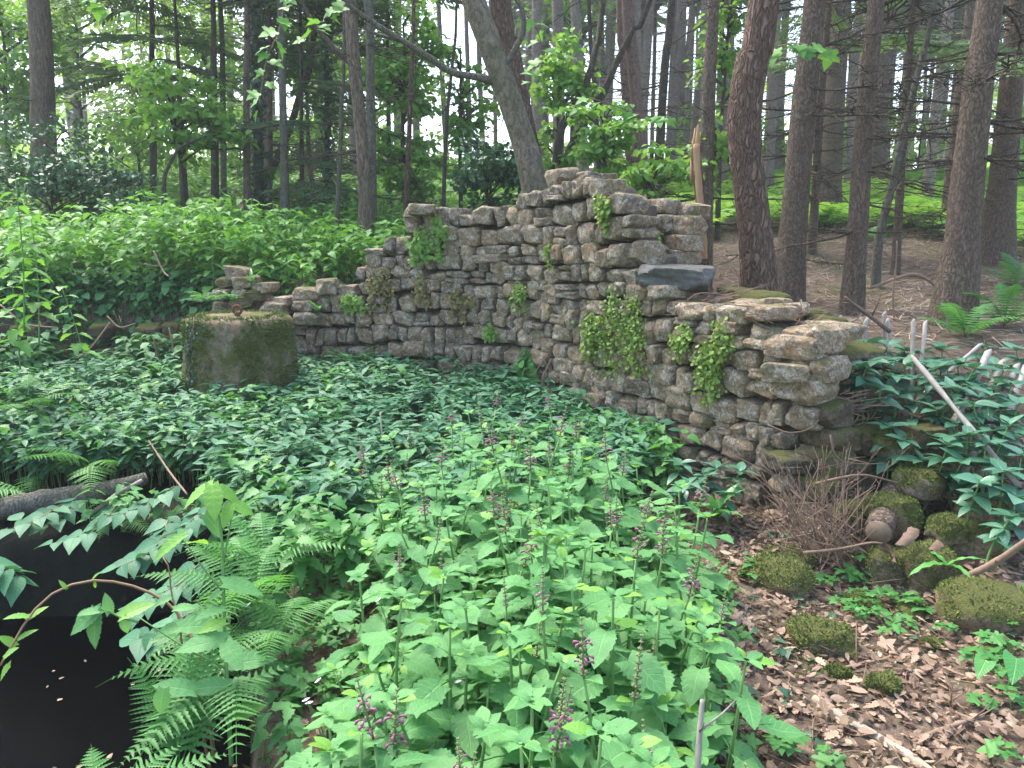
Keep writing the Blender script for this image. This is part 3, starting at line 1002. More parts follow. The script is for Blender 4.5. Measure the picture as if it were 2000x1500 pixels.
# ivy strand on the drum
ivb = MB()
sp = []
for k in range(120):
    u = k / 119
    yy = 612 + u * 130
    xx = 408 + 6 * math.sin(u * 9) - 4 * u + rs.gauss(0, 6 + 4 * (1 - u))
    q = at(xx, yy, 6.15) - dbase
    an = math.asin(max(-1, min(1, (q[0]) / (dr * 1.03))))
    r0 = float(np.interp(q[2] / H, [0, .25, .5, .75, .9, .955, .985, 1], np.array([1.06, 1.05, 1.035, 1.0, .985, .97, .93, .86]) * dr)) + .015
    sp.append((math.sin(an) * r0, -math.cos(an) * r0, q[2], math.sin(an), -math.cos(an)))
sp = np.array(sp)
Nn = np.stack([sp[:, 3], sp[:, 4], np.full(len(sp), .5)], 1) + R.normal(0, .3, (len(sp), 3))
D = np.stack([R.normal(0, .6, len(sp)), R.normal(0, .2, len(sp)), np.full(len(sp), -1.0)], 1)
ivb.stamp(IVYL, basis(D, Nn) * R.uniform(.022, .045, len(sp))[:, None, None], sp[:, :3])
iv = thing('ivy_strand', 'thin strand of small ivy leaves hanging down the mossy drum', 'ivy', dbase)
link('leaves', ivb.mesh('ivy_leaves', M['ivy']), iv)
m = MB()
m.add(*tube(np.stack([np.interp(np.linspace(0, 119, 14), np.arange(120), sp[:, 0]), np.interp(np.linspace(0, 119, 14), np.arange(120), sp[:, 1]), np.interp(np.linspace(0, 119, 14), np.arange(120), sp[:, 2])], 1), .004, 5))
link('stem', m.mesh('ivy_stem', M['twig']), iv)

# ------------------------------------------------------------------ trees
def px_tree(pts, widths, Y=None, extend=9.0, sink=.3, n=46):
    """a trunk line through photo pixels (base first) at distance Y, carried on above the picture"""
    if Y is None:
        Y = float(hit(*pts[0])[1])
    P = np.array([at(x, y, Y) for x, y in pts])
    k = np.array([float(depth(p)) / F for p in P])
    r = np.array(widths) * .5 * k
    g = float(ground(P[0, 0], P[0, 1]))
    d = norm(P[1] - P[0])
    if P[0, 2] > g - .1:
        ex = (P[0, 2] - g + sink)
        P = np.vstack([P[0] - d * ex / max(d[2], .5), P])
        r = np.concatenate([[r[0] * 1.12], r])
    if extend:
        d = norm(P[-1] - P[-2])
        d = norm(d * .5 + np.array((0, 0, .5)))
        P = np.vstack([P, P[-1] + d * extend * .5, P[-1] + d * extend])
        r = np.concatenate([r, [r[-1] * .8, r[-1] * .35]])
    L = np.concatenate([[0], np.cumsum(np.linalg.norm(np.diff(P, axis=0), axis=1))])
    C = smooth_path(P, n)
    L2 = np.concatenate([[0], np.cumsum(np.linalg.norm(np.diff(C, axis=0), axis=1))])
    rr = np.interp(L2 / L2[-1], L / L[-1], r)
    return C, rr

def trunk_mesh(C, rr, mat, origin, ring=14, rough=.05, seed=0, flare=.35):
    h = C[:, 2] - C[0, 2]
    r2 = rr * (1 + flare * np.exp(-h / (3.5 * rr[0])))
    m = MB()
    m.add(*tube(C, r2, ring, rough=rough, seed=seed))
    return m.mesh('trunk', mat, origin)

def dead_branch(seed, L=1.0, twigs=9):
    rr_ = np.random.default_rng(seed)
    m = MB()
    n = 9
    x = np.linspace(0, 1, n)
    path = np.stack([.06 * np.cumsum(rr_.normal(0, .3, n)), x, -.16 * x + .10 * x ** 2 + .03 * np.cumsum(rr_.normal(0, .3, n))], 1)
    path -= path[0]
    m.add(*tube(path, np.linspace(.011, .003, n), 5))
    for k in range(twigs):
        u = rr_.uniform(.2, .98)
        b = np.array([np.interp(u, x, path[:, a]) for a in range(3)])
        sd = rr_.choice((-1, 1))
        l = rr_.uniform(.12, .38) * (1.1 - u * .5)
        d = norm(np.array((sd * rr_.uniform(.5, 1), .6, rr_.normal(-.1, .3))))
        q = np.array([b, b + d * l * .5 + rr_.normal(0, .02, 3), b + d * l + rr_.normal(0, .04, 3)])
        m.add(*tube(smooth_path(q, 4), [.005, .004, .003, .0015], 4))
    return m.mesh('dead_branch', M['dark_bark'])
DEADB = [dead_branch(50 + k, twigs=7 + 3 * (k % 4)) for k in range(8)]

def needle_spray(seed, mat, n=26, tw=14, droop=.35):
    """a flat drooping conifer branch of unit length with needled twigs"""
    rr_ = np.random.default_rng(seed)
    m = MB()
    x = np.linspace(0, 1, 8)
    path = np.stack([.05 * np.sin(x * 4 + seed), x, -droop * x ** 1.8 + .08 * x], 1)
    m.add(*tube(path, np.linspace(.010, .002, 8), 4))
    comb = (np.array([(-.10, .05, 0), (0, 0, 0), (.10, .05, 0), (-.16, .45, -.04), (0, .5, .01), (.16, .45, -.04), (0, 1, -.08)], float),
            [np.array([(0, 1, 4, 3), (1, 2, 5, 4)]), np.array([(3, 4, 6), (4, 5, 6)])], np.zeros((7, 3)))
    P, D, S = [], [], []
    for u in np.linspace(.12, 1, tw):
        b = np.array([np.interp(u, x, path[:, a]) for a in range(3)])
        for sx in (-1, 1):
            l = (.42 * (1.05 - u) + .10) * rr_.uniform(.7, 1.2)
            d = norm(np.array((sx * rr_.uniform(.7, 1.1), .75, rr_.uniform(-.35, -.05))))
            for v in np.linspace(.05, 1, max(3, int(n * l))):
                for s2 in (-1, 1):
                    P.append(b + d * l * v)
                    D.append(d + np.array((s2 * d[1] * .8, -s2 * d[0] * .8, rr_.uniform(-.3, .1))))
                    S.append(rr_.uniform(.05, .10))
    m.stamp(comb, basis(np.array(D), R.normal(0, .25, (len(P), 3)) + np.array((0, 0, 1.0))) * np.array(S)[:, None, None], np.array(P))
    return m

_sprays = {}
def spray_set(kind):
    if kind not in _sprays:
        _sprays[kind] = [needle_spray(60 + k, None).mesh('needle_branch', [M[kind]]) for k in range(4)]
    return _sprays[kind]

def leaf_cloud(m, centers, radii, n, size, T, flat=.7, upw=1.0):
    """n leaves spread round clump centres (k,3) with radii (k,3)"""
    k = R.integers(0, len(centers), n)
    off = R.normal(0, .5, (n, 3))
    ln = np.linalg.norm(off, axis=1, keepdims=True)
    off = off / np.maximum(ln, 1e-6) * np.minimum(ln, 1.15)
    P = centers[k] + off * radii[k]
    D = np.stack([R.normal(0, 1, n), R.normal(0, 1, n), R.normal(-.35, .35, n)], 1)
    U = np.stack([R.normal(0, flat, n), R.normal(0, flat, n), np.full(n, upw)], 1)
    S = size * R.uniform(.6, 1.25, n)
    m.stamp(T, basis(D, U) * S[:, None, None], P)

def tree_branches(obj, C, rr, count, zlo, zhi, lmin, lmax, meshes, name, base, spread=1.0, seed=0):
    q = random.Random(seed)
    for k in range(count):
        zz = q.uniform(zlo, zhi)
        i = int(np.clip(np.searchsorted(C[:, 2], zz), 1, len(C) - 2))
        p, r = C[i], rr[i]
        az = q.uniform(0, 2 * math.pi)
        d = np.array((math.cos(az), math.sin(az), q.uniform(-.12, .18)))
        L = q.uniform(lmin, lmax)
        B = basis(d[None], np.array((0, 0, 1.0)))[0]
        link(name, meshes[q.randrange(len(meshes))], obj, M=mat4(B * L, p + d * r * .7 - base))

def add_tree(name, label, cat, pts, widths, mat, Y=None, extend=9, dead=0, dlen=(.5, 1.3), dz=(1.3, 4.5), green=0, gkind='fir', gz=(3, 6), glen=(.8, 1.8), ring=14, rough=.05, group=None, seed=0, sink=.3):
    C, rr = px_tree(pts, widths, Y, extend, sink)
    b = C[0].copy()
    t = thing(name, label, cat, b, group)
    link('trunk', trunk_mesh(C, rr, M[mat], b, ring, rough, seed), t)
    if dead:
        tree_branches(t, C, rr, dead, *dz, *dlen, DEADB, 'dead_branch', b, seed=seed)
    if green:
        tree_branches(t, C, rr, green, *gz, *glen, spray_set(gkind), 'needle_branch', b, seed=seed + 1)
    return t, C, rr

T_ = 'tree'
# --- big conifers on the right
add_tree('pine_tree', 'stout red-brown pine with a wavy plated trunk right behind the slab', T_, [(1482, 590), (1478, 480), (1462, 350), (1452, 240), (1468, 120), (1493, 0)], [66, 62, 60, 64, 64, 58], 'pine', Y=5.9, ring=22, rough=.04, seed=1)
add_tree('conifer_tree', 'wide grey-brown conifer leaning behind the red pine, touching its base', T_, [(1540, 600), (1550, 440), (1570, 200), (1592, 0)], [56, 50, 46, 42], 'spruce', Y=7.6, dead=14, ring=18, seed=2)
add_tree('conifer_tree', 'brown conifer with flared foot standing on bare needles beyond the fence tips', T_, [(1612, 452), (1622, 330), (1634, 150), (1646, 0)], [50, 40, 36, 32], 'spruce', dead=14, ring=14, seed=3)
add_tree('conifer_tree', 'slim straight conifer with a knot, second trunk from the wide grey-brown one', T_, [(1664, 600), (1676, 430), (1692, 200), (1712, 0)], [42, 37, 34, 30], 'spruce', Y=7.2, dead=18, ring=16, seed=4)
add_tree('sapling_tree', 'thin ringed pale sapling bending up between two conifers', 'sapling', [(1710, 562), (1716, 470), (1740, 370), (1762, 270), (1806, 90), (1826, 0)], [18, 17, 15, 13, 11, 9], 'grey', dead=10, dlen=(.3, .8), ring=10, seed=5)
add_tree('conifer_tree', 'dark thin conifer just behind the bending pale sapling', T_, [(1716, 385), (1722, 250), (1736, 0)], [26, 22, 18], 'spruce', dead=8, ring=12, seed=6)
add_tree('conifer_tree', 'thin yellowish trunk beside the thick rough conifer near the fence', T_, [(1846, 465), (1858, 330), (1878, 150), (1896, 0)], [22, 20, 17, 15], 'larch', dead=8, ring=12, seed=7)
add_tree('conifer_tree', 'thick rough conifer with flared foot nearest the paling fence', T_, [(1858, 650), (1876, 500), (1896, 300), (1916, 120), (1934, 0)], [78, 62, 56, 52, 46], 'spruce', Y=6.0, dead=26, dlen=(.6, 1.5), dz=(1.6, 4.2), ring=22, rough=.06, seed=8)
add_tree('conifer_tree', 'rightmost brown conifer with a wide flared foot among bracken', T_, [(1940, 520), (1956, 380), (1974, 180), (1990, 0)], [64, 48, 42, 36], 'spruce', dead=22, ring=16, seed=9)
add_tree('conifer_tree', 'dark conifer with green creeper round its foot beside the broken snag', T_, [(1376, 500), (1380, 330), (1386, 150), (1394, 0)], [30, 28, 25, 22], 'spruce', Y=8.5, dead=16, ring=14, seed=10)
add_tree('conifer_tree', 'dark slightly bent conifer standing between the twin pines and the snag', T_, [(1285, 350), (1292, 230), (1300, 110), (1312, 0)], [20, 17, 16, 14], 'dark_bark', Y=11, dead=14, ring=12, seed=11)
add_tree('pine_tree', 'pinkish smooth pine, wider one of the crossing twin trunks', T_, [(1256, 360), (1246, 240), (1236, 110), (1226, 0)], [26, 25, 24, 24], 'pink_bark', Y=10.5, dead=4, ring=14, seed=12)
add_tree('pine_tree', 'pinkish smooth pine, slimmer one standing behind its twin', T_, [(1236, 360), (1226, 220), (1218, 100), (1212, 0)], [22, 20, 19, 18], 'pink_bark', Y=11.2, dead=4, ring=14, seed=13)
add_tree('conifer_tree', 'slim grey conifer seen between red pine and wide grey-brown conifer', T_, [(1524, 340), (1522, 200), (1516, 0)], [18, 16, 14], 'spruce', dead=10, ring=10, seed=14)
# --- trees behind the wall, middle
t_s, C_s, r_s = add_tree('sycamore_tree', 'mottled grey sycamore leaning to the left right behind the wall peak', T_, [(1048, 400), (1040, 340), (1010, 240), (972, 130), (940, 40), (922, -20)], [54, 50, 47, 46, 46, 46], 'syc', Y=7.4, extend=6, ring=20, rough=.06, seed=15)
def px_limb(parent, pts, widths, Y, mat, base, name='limb', dy=0.0):
    P = np.array([at(x, y, Y + dy * k / max(1, len(pts) - 1)) for k, (x, y) in enumerate(pts)])
    k = np.array([float(depth(p)) / F for p in P])
    C = smooth_path(P, 26)
    r = np.interp(np.linspace(0, 1, 26), np.linspace(0, 1, len(pts)), np.array(widths) * .5 * k)
    m = MB()
    m.add(*tube(C, r, 9, rough=.05))
    return link(name, m.mesh(name, M[mat], base), parent), C, r
bs = C_s[0]
px_limb(t_s, [(972, 160), (930, 150), (880, 140), (838, 112), (790, 82), (745, 55), (708, 30), (682, 10), (660, -30)], [17, 14, 13, 13, 12, 12, 11, 10, 9], 7.4, 'grey', bs, dy=-.5)
px_limb(t_s, [(790, 82), (720, 60), (716, 30), (712, 0), (700, -30)], [8, 7, 7, 6, 6], 7.2, 'grey', bs)
px_limb(t_s, [(985, 130), (1008, 92), (1022, 58), (1020, 20), (1004, -10)], [13, 12, 11, 10, 9], 7.35, 'grey', bs)
add_tree('cedar_tree', 'shaggy dark red trunk seen just behind the leaning sycamore', T_, [(1040, 330), (1010, 180), (988, 60), (976, 0)], [44, 42, 42, 42], 'pine', Y=9.5, dead=8, seed=16)
for lab, pts, w, Y in [('dark ivy-hung trunk curving up to the right behind the sycamore', [(1086, 340), (1094, 260), (1112, 225), (1145, 165), (1164, 90), (1178, 0)], [20, 17, 16, 14, 12, 11], 10.0),
                       ('second dark curving trunk, sweeping further to the right', [(1100, 340), (1122, 270), (1170, 200), (1205, 120), (1245, 40), (1275, -10)], [18, 16, 15, 13, 12, 10], 10.4),
                       ('slim upright trunk rising behind the two curving ones', [(1170, 330), (1162, 180), (1150, 0)], [10, 9, 8], 11.0)]:
    add_tree('leafy_tree', lab, T_, pts, w, 'dark_bark', Y=Y, ring=10, dead=5, dlen=(.4, 1.0), seed=len(lab))
# broken snag
C, rr = px_tree([(1372, 480), (1368, 400), (1362, 330), (1360, 282)], [26, 20, 19, 18], 6.6, 0)
b = C[0].copy()
sn = thing('broken_snag', 'broken dead trunk with torn orange wood and a pale splintered tip', 'dead tree', b)
link('trunk', trunk_mesh(C, rr, M['pine'], b, 12, .10, 44, .1), sn)
m = MB()
for k in range(9):
    p = C[-1] + np.array((rs.uniform(-.03, .03), rs.uniform(-.03, .03), -.30 if k < 6 else -.12))
    q = p + np.array((rs.uniform(-.02, .02), rs.uniform(-.02, .02), rs.uniform(.16, .34)))
    m.add(*tube([p, (p + q) / 2 + rs.uniform(-.008, .008), q], [.022, .018, .004], 5))
link('splinters', m.mesh('splinters', M['brokenwood'], b), sn)
m = MB()
p0 = C[int(len(C) * .45):]
m.add(*tube(p0 + np.array((-.005, -.028, 0)), rr[int(len(C) * .45):] * .72, 8, rough=.15, seed=9))
link('torn_wood', m.mesh('torn_wood', M['brokenwood'], b), sn)

# --- trees on the left
add_tree('pine_tree', 'thick brown pine with broken branch stubs rising behind the dark holly', T_, [(88, 400), (84, 220), (80, 100), (74, 0)], [46, 44, 42, 40], 'larch', Y=12.5, dead=7, dlen=(.5, 1.1), dz=(3, 6), ring=16, seed=21)
add_tree('young_tree', 'slender dark tree with layered leaves standing left of the thin grey trunk', T_, [(362, 435), (357, 330), (352, 220), (348, 120)], [17, 14, 11, 7], 'dark_bark', ring=10, extend=2, seed=22)
add_tree('larch_tree', 'thin grey ivy-specked trunk right of the layered young tree', T_, [(437, 380), (436, 250), (434, 100), (430, 0)], [12, 11, 10, 9], 'grey', Y=16, dead=6, dlen=(.5, 1.3), dz=(2.5, 7), ring=10, seed=23)
add_tree('larch_tree', 'dark thin conifer left of the ivy-clad trunk', T_, [(483, 425), (482, 300), (481, 150), (482, 0)], [15, 13, 12, 11], 'spruce', Y=11, dead=14, dlen=(.5, 1.4), dz=(2, 5.5), ring=10, seed=24)
t_iv, C_iv, r_iv = add_tree('ivy_clad_tree', 'trunk thickly clad in dark ivy leaves', T_, [(506, 405), (504, 300), (500, 150), (497, 0)], [20, 17, 16, 14], 'dark_bark', Y=12, ring=10, seed=25)
add_tree('larch_tree', 'very thin trunk with ivy right of the ivy-clad trunk', T_, [(527, 400), (528, 250), (527, 100), (526, 0)], [10, 9, 8, 7], 'spruce', Y=13, dead=5, dz=(2.5, 6), ring=9, seed=26)
add_tree('larch_tree', 'straight grey-green trunk with rings, base in tall green undergrowth', T_, [(558, 445), (555, 300), (551, 150), (547, 0)], [18, 16, 14, 13], 'grey', Y=10.5, dead=14, dlen=(.6, 1.5), dz=(2.2, 5.2), ring=12, seed=27)
t_iv2, C_iv2, r_iv2 = add_tree('ivy_clad_tree', 'slim trunk with ivy sleeves beside the brown dead brushwood', T_, [(640, 400), (639, 300), (638, 150), (636, 0)], [12, 11, 9, 8], 'dark_bark', Y=13, ring=9, dead=8, dz=(2.5, 6), seed=28)
add_tree('sapling_tree', 'thin pale lichened sapling left of the crooked larch', 'sapling', [(655, 465), (660, 390), (664, 300), (668, 180), (672, 60)], [11, 10, 9, 8, 6], 'grey', Y=9.5, dead=8, dlen=(.3, .9), dz=(1.4, 4), ring=9, seed=29)
t_l, C_l, r_l = add_tree('larch_tree', 'crooked light brown larch with a dark limb slanting up to the left', T_, [(716, 490), (714, 400), (708, 300), (700, 200), (692, 120), (684, 0)], [30, 28, 25, 24, 25, 24], 'larch', Y=9.0, dead=9, dlen=(.5, 1.2), dz=(1.8, 4.3), ring=18, rough=.07, seed=30)
px_limb(t_l, [(696, 134), (672, 112), (650, 92), (622, 58), (600, 25), (584, -8)], [12, 11, 10, 9, 8, 7], 9.0, 'dark_bark', C_l[0])
add_tree('larch_tree', 'mossy greenish trunk standing close behind the crooked larch', T_, [(728, 480), (726, 300), (723, 150), (722, 0)], [18, 18, 17, 16], 'grey', Y=9.8, dead=10, dlen=(.5, 1.2), dz=(2, 4.6), ring=14, seed=31)
add_tree('sapling_tree', 'thin reddish-brown trunk meeting the wall top by its loose cap stone', 'sapling', [(792, 430), (798, 300), (802, 170), (808, 20)], [13, 10, 9, 7], 'pine', Y=9.6, ring=9, dead=6, dlen=(.3, .9), dz=(1.8, 4.2), seed=32)
add_tree('sapling_tree', 'thin dark multi-bend sapling right of the reddish-brown one', 'sapling', [(866, 420), (868, 330), (874, 220), (886, 100), (892, 0)], [8, 8, 7, 6, 5], 'dark_bark', Y=10.5, ring=8, dead=8, dlen=(.3, .9), dz=(1.8, 4.4), seed=33)
add_tree('young_tree', 'slanting ivy-dark trunk behind the straight grey-green one', T_, [(500, 400), (532, 330), (566, 250), (590, 170), (606, 120)], [18, 16, 14, 13, 12], 'dark_bark', Y=13.5, ring=9, extend=5, seed=34)
add_tree('elder_bush', 'curved dark elder stem leaning toward the young tree', 'bush', [(322, 420), (321, 350), (332, 320), (350, 290), (380, 275), (410, 262)], [8, 8, 7, 6, 5, 3], 'dark_bark', Y=9.8, ring=8, extend=0, seed=35)

# ivy sleeves on trunks
def ivy_sleeve(parent, C, rr, base, n, zlo, zhi, size=.09):
    m = MB()
    zz = R.uniform(zlo, zhi, n)
    i = np.clip(np.searchsorted(C[:, 2], zz), 1, len(C) - 1)
    az = R.uniform(0, 2 * np.pi, n)
    nd = np.stack([np.cos(az), np.sin(az), R.uniform(0, .5, n)], 1)
    P = C[i].copy()
    P[:, 2] = zz
    P += nd * (rr[i] + R.uniform(.01, .12, n))[:, None]
    D = np.stack([R.normal(0, .5, n), R.normal(0, .5, n), np.full(n, -1.0)], 1)
    m.stamp(IVYL, basis(D, nd) * (size * R.uniform(.6, 1.2, n))[:, None, None], P)
    link('ivy', m.mesh('ivy', M['ivy'], base), parent)
ivy_sleeve(t_iv, C_iv, r_iv, C_iv[0], 900, 1.6, 6.5)
ivy_sleeve(t_iv2, C_iv2, r_iv2, C_iv2[0], 500, 2.0, 5.5)

# --- far plantation trunks: alike, tall and thin, against the sky
FAR = []
for k in range(6):
    hgt = 17
    zz = np.linspace(-.5, hgt, 16)
    C = np.stack([.10 * np.sin(zz * .4 + k), .08 * np.cos(zz * .33 + 2 * k), zz], 1)
    C[:, :2] -= C[0, :2]
    m = MB()
    m.add(*tube(C, np.interp(zz, [-.5, .3, 17], [.15, .115, .045]), 9, rough=.05, seed=k))
    tr = m.mesh('far_trunk', M['far_bark'])
    m = MB()
    for q in range(60):
        z0 = R.uniform(2.0, 13)
        az = R.uniform(0, 6.28)
        L = R.uniform(.5, 1.5)
        d = np.array((math.cos(az), math.sin(az), R.uniform(-.25, .15)))
        p = np.array((0, 0, z0))
        m.add(*tube(np.array([p, p + d * L * .5, p + d * L + np.array((0, 0, -.08))]), [.014, .009, .003], 4, cap=False))
    br = m.mesh('far_branches', M['far_bark'])
    m = MB()
    nl = 1500
    h0 = R.uniform(0, 1, nl) ** 1.0
    az = R.uniform(0, 6.28, nl)
    rad_ = (1 - h0 * .8) * 2.0 * np.sqrt(R.random(nl))
    P = np.stack([rad_ * np.cos(az), rad_ * np.sin(az), 6.5 + h0 * 11 - rad_ * .25], 1)
    D = np.stack([np.cos(az), np.sin(az), R.uniform(-.6, .1, nl)], 1)
    m.stamp(LANCE_LO, basis(D, R.normal(0, .5, (nl, 3)) + np.array((0, 0, 1.))) * (R.uniform(.35, .7, nl)[:, None, None] * np.array((1.3, 1, 1))), P)
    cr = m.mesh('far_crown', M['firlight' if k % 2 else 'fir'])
    FAR.append((tr, br, cr))
rf = random.Random(5)
spots = []
tries = 0
while len(spots) < 130 and tries < 4000:
    tries += 1
    u = rf.random()
    px = 1010 + 1060 * rf.random() if u < .80 else rf.uniform(-60, 1010)
    Y = rf.uniform(15, 46) if px > 1010 else rf.uniform(19, 46)
    p = at(px, 350, Y)
    if all((p[0] - a) ** 2 + (p[1] - b_) ** 2 > .9 ** 2 for a, b_ in spots):
        spots.append((p[0], p[1]))
for k, (x, y) in enumerate(spots):
    z = float(ground(x, y))
    sc = rf.uniform(.8, 1.25)
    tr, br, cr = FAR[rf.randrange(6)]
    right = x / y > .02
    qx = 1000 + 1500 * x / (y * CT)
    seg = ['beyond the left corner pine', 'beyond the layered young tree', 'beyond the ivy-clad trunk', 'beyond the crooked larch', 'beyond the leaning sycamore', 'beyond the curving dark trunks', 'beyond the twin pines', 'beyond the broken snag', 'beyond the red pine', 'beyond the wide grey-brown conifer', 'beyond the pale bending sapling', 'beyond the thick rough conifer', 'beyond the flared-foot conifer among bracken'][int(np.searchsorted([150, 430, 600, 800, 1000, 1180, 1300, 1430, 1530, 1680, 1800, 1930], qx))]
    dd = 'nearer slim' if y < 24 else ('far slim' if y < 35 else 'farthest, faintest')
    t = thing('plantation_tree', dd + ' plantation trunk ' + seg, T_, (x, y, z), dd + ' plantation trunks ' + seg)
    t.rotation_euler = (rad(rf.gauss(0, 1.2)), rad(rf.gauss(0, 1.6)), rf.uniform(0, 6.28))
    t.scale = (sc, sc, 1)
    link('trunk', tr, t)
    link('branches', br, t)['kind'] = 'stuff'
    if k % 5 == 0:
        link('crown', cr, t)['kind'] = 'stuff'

# --- broadleaf trees and saplings in the middle distance
def leafy(name, label, cat, px, py, Y, w, h, n, size, mat, stem_px=None, clumps=14, T=OVATE_LO, flat=.6, group=None, bark='dark_bark', layers=False, seed=0):
    """crown filling w x h photo pixels centred on (px,py) at distance Y, on a thin stem from the ground"""
    c = at(px, py, Y)
    k = float(depth(c)) / F
    gx_ = c[0] if stem_px is None else float(at(stem_px, py, Y)[0])
    g = np.array((gx_, Y, float(ground(gx_, Y))))
    t = thing(name, label, cat, g, group)
    W, Hh = w * k * .5, h * k * .5
    q = np.random.default_rng(seed + 900)
    ce = q.normal(0, .48, (clumps, 3))
    ce = ce / np.maximum(1, np.linalg.norm(ce, axis=1, keepdims=True)) * np.array((W, W * .8, Hh)) + c
    cr_ = np.stack([q.uniform(.25, .5, clumps) * W, q.uniform(.25, .5, clumps) * W, q.uniform(.16, .34, clumps) * Hh * (.5 if layers else 1)], 1)
    m = MB()
    leaf_cloud(m, ce, cr_, int(n * (.62 if Y > 15 else .9)), size, T, flat)
    link('crown', m.mesh('crown', M[mat], g), t)
    m = MB()
    top = c + np.array((0, 0, Hh * .6))
    C = smooth_path([g - np.array((0, 0, .2)), g * .5 + c * .5 + q.normal(0, .06, 3), c, top], 14)
    r0 = max(.018, .012 * (top[2] - g[2]) + .01)
    m.add(*tube(C, np.linspace(r0, r0 * .3, 14), 7))
    for cc in ce:
        z0 = np.clip(cc[2] - .35 * np.linalg.norm(cc[:2] - c[:2]) - .1, g[2] + .3, top[2])
        b0 = np.array([np.interp(z0, C[:, 2], C[:, a]) for a in range(3)])
        m.add(*tube(smooth_path([b0, b0 * .5 + cc * .5 + np.array((0, 0, .06)), cc], 6), np.linspace(r0 * .5, r0 * .14, 6), 5))
    link('trunk', m.mesh('trunk', M[bark], g), t)
    return t
LF = [
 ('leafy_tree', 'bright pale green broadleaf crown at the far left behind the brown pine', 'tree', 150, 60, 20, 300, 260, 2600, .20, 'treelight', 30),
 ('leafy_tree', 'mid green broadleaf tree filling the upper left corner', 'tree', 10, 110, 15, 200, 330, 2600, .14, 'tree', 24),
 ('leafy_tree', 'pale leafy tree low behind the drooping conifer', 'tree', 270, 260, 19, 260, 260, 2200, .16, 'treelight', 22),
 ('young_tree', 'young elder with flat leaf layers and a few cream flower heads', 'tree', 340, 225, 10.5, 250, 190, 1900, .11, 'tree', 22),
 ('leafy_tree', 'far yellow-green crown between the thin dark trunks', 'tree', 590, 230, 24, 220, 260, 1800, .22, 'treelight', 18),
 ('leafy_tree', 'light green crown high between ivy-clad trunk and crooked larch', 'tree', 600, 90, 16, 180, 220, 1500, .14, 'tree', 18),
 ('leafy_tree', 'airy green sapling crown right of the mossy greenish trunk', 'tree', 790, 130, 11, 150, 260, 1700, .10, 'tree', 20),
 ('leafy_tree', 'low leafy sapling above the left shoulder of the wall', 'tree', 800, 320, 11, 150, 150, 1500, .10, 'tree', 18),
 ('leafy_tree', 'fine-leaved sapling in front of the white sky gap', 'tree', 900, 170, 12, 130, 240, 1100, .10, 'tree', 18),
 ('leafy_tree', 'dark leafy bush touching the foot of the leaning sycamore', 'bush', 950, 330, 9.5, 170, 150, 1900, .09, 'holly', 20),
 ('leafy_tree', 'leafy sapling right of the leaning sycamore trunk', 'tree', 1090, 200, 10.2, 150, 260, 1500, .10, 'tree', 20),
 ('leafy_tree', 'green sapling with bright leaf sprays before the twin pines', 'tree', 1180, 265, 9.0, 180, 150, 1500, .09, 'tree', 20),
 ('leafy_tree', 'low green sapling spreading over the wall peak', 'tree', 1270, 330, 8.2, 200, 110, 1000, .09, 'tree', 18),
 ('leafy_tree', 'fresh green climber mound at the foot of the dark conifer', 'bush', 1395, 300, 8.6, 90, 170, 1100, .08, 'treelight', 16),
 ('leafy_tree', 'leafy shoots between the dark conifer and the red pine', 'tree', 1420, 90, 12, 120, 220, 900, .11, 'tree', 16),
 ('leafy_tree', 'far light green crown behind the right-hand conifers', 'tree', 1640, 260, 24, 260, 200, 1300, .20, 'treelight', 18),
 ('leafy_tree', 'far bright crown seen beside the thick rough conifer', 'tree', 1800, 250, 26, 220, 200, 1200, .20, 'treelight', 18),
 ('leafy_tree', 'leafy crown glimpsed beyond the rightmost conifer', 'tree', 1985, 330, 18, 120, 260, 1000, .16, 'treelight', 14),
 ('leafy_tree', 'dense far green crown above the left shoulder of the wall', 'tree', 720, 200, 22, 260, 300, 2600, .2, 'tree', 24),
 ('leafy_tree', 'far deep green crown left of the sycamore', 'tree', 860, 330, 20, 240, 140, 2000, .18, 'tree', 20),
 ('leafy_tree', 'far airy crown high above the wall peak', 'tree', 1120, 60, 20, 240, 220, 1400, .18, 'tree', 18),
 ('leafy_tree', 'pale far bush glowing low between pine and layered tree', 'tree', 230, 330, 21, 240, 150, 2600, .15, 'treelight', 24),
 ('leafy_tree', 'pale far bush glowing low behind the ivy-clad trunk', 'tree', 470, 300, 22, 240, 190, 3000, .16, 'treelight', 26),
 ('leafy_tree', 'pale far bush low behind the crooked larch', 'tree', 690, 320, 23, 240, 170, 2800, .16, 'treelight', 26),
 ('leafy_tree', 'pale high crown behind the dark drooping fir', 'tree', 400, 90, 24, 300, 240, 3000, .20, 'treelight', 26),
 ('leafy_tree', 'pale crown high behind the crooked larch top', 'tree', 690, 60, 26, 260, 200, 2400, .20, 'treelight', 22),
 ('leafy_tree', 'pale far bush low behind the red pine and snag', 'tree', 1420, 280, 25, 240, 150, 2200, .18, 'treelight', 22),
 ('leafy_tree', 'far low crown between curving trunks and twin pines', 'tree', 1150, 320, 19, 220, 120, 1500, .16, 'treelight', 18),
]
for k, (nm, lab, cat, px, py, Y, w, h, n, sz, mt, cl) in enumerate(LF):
    leafy(nm, lab, cat, px, py, Y, w, h, n, sz, mt, clumps=cl, layers=(nm == 'young_tree' or 'sapling' in lab), seed=k)
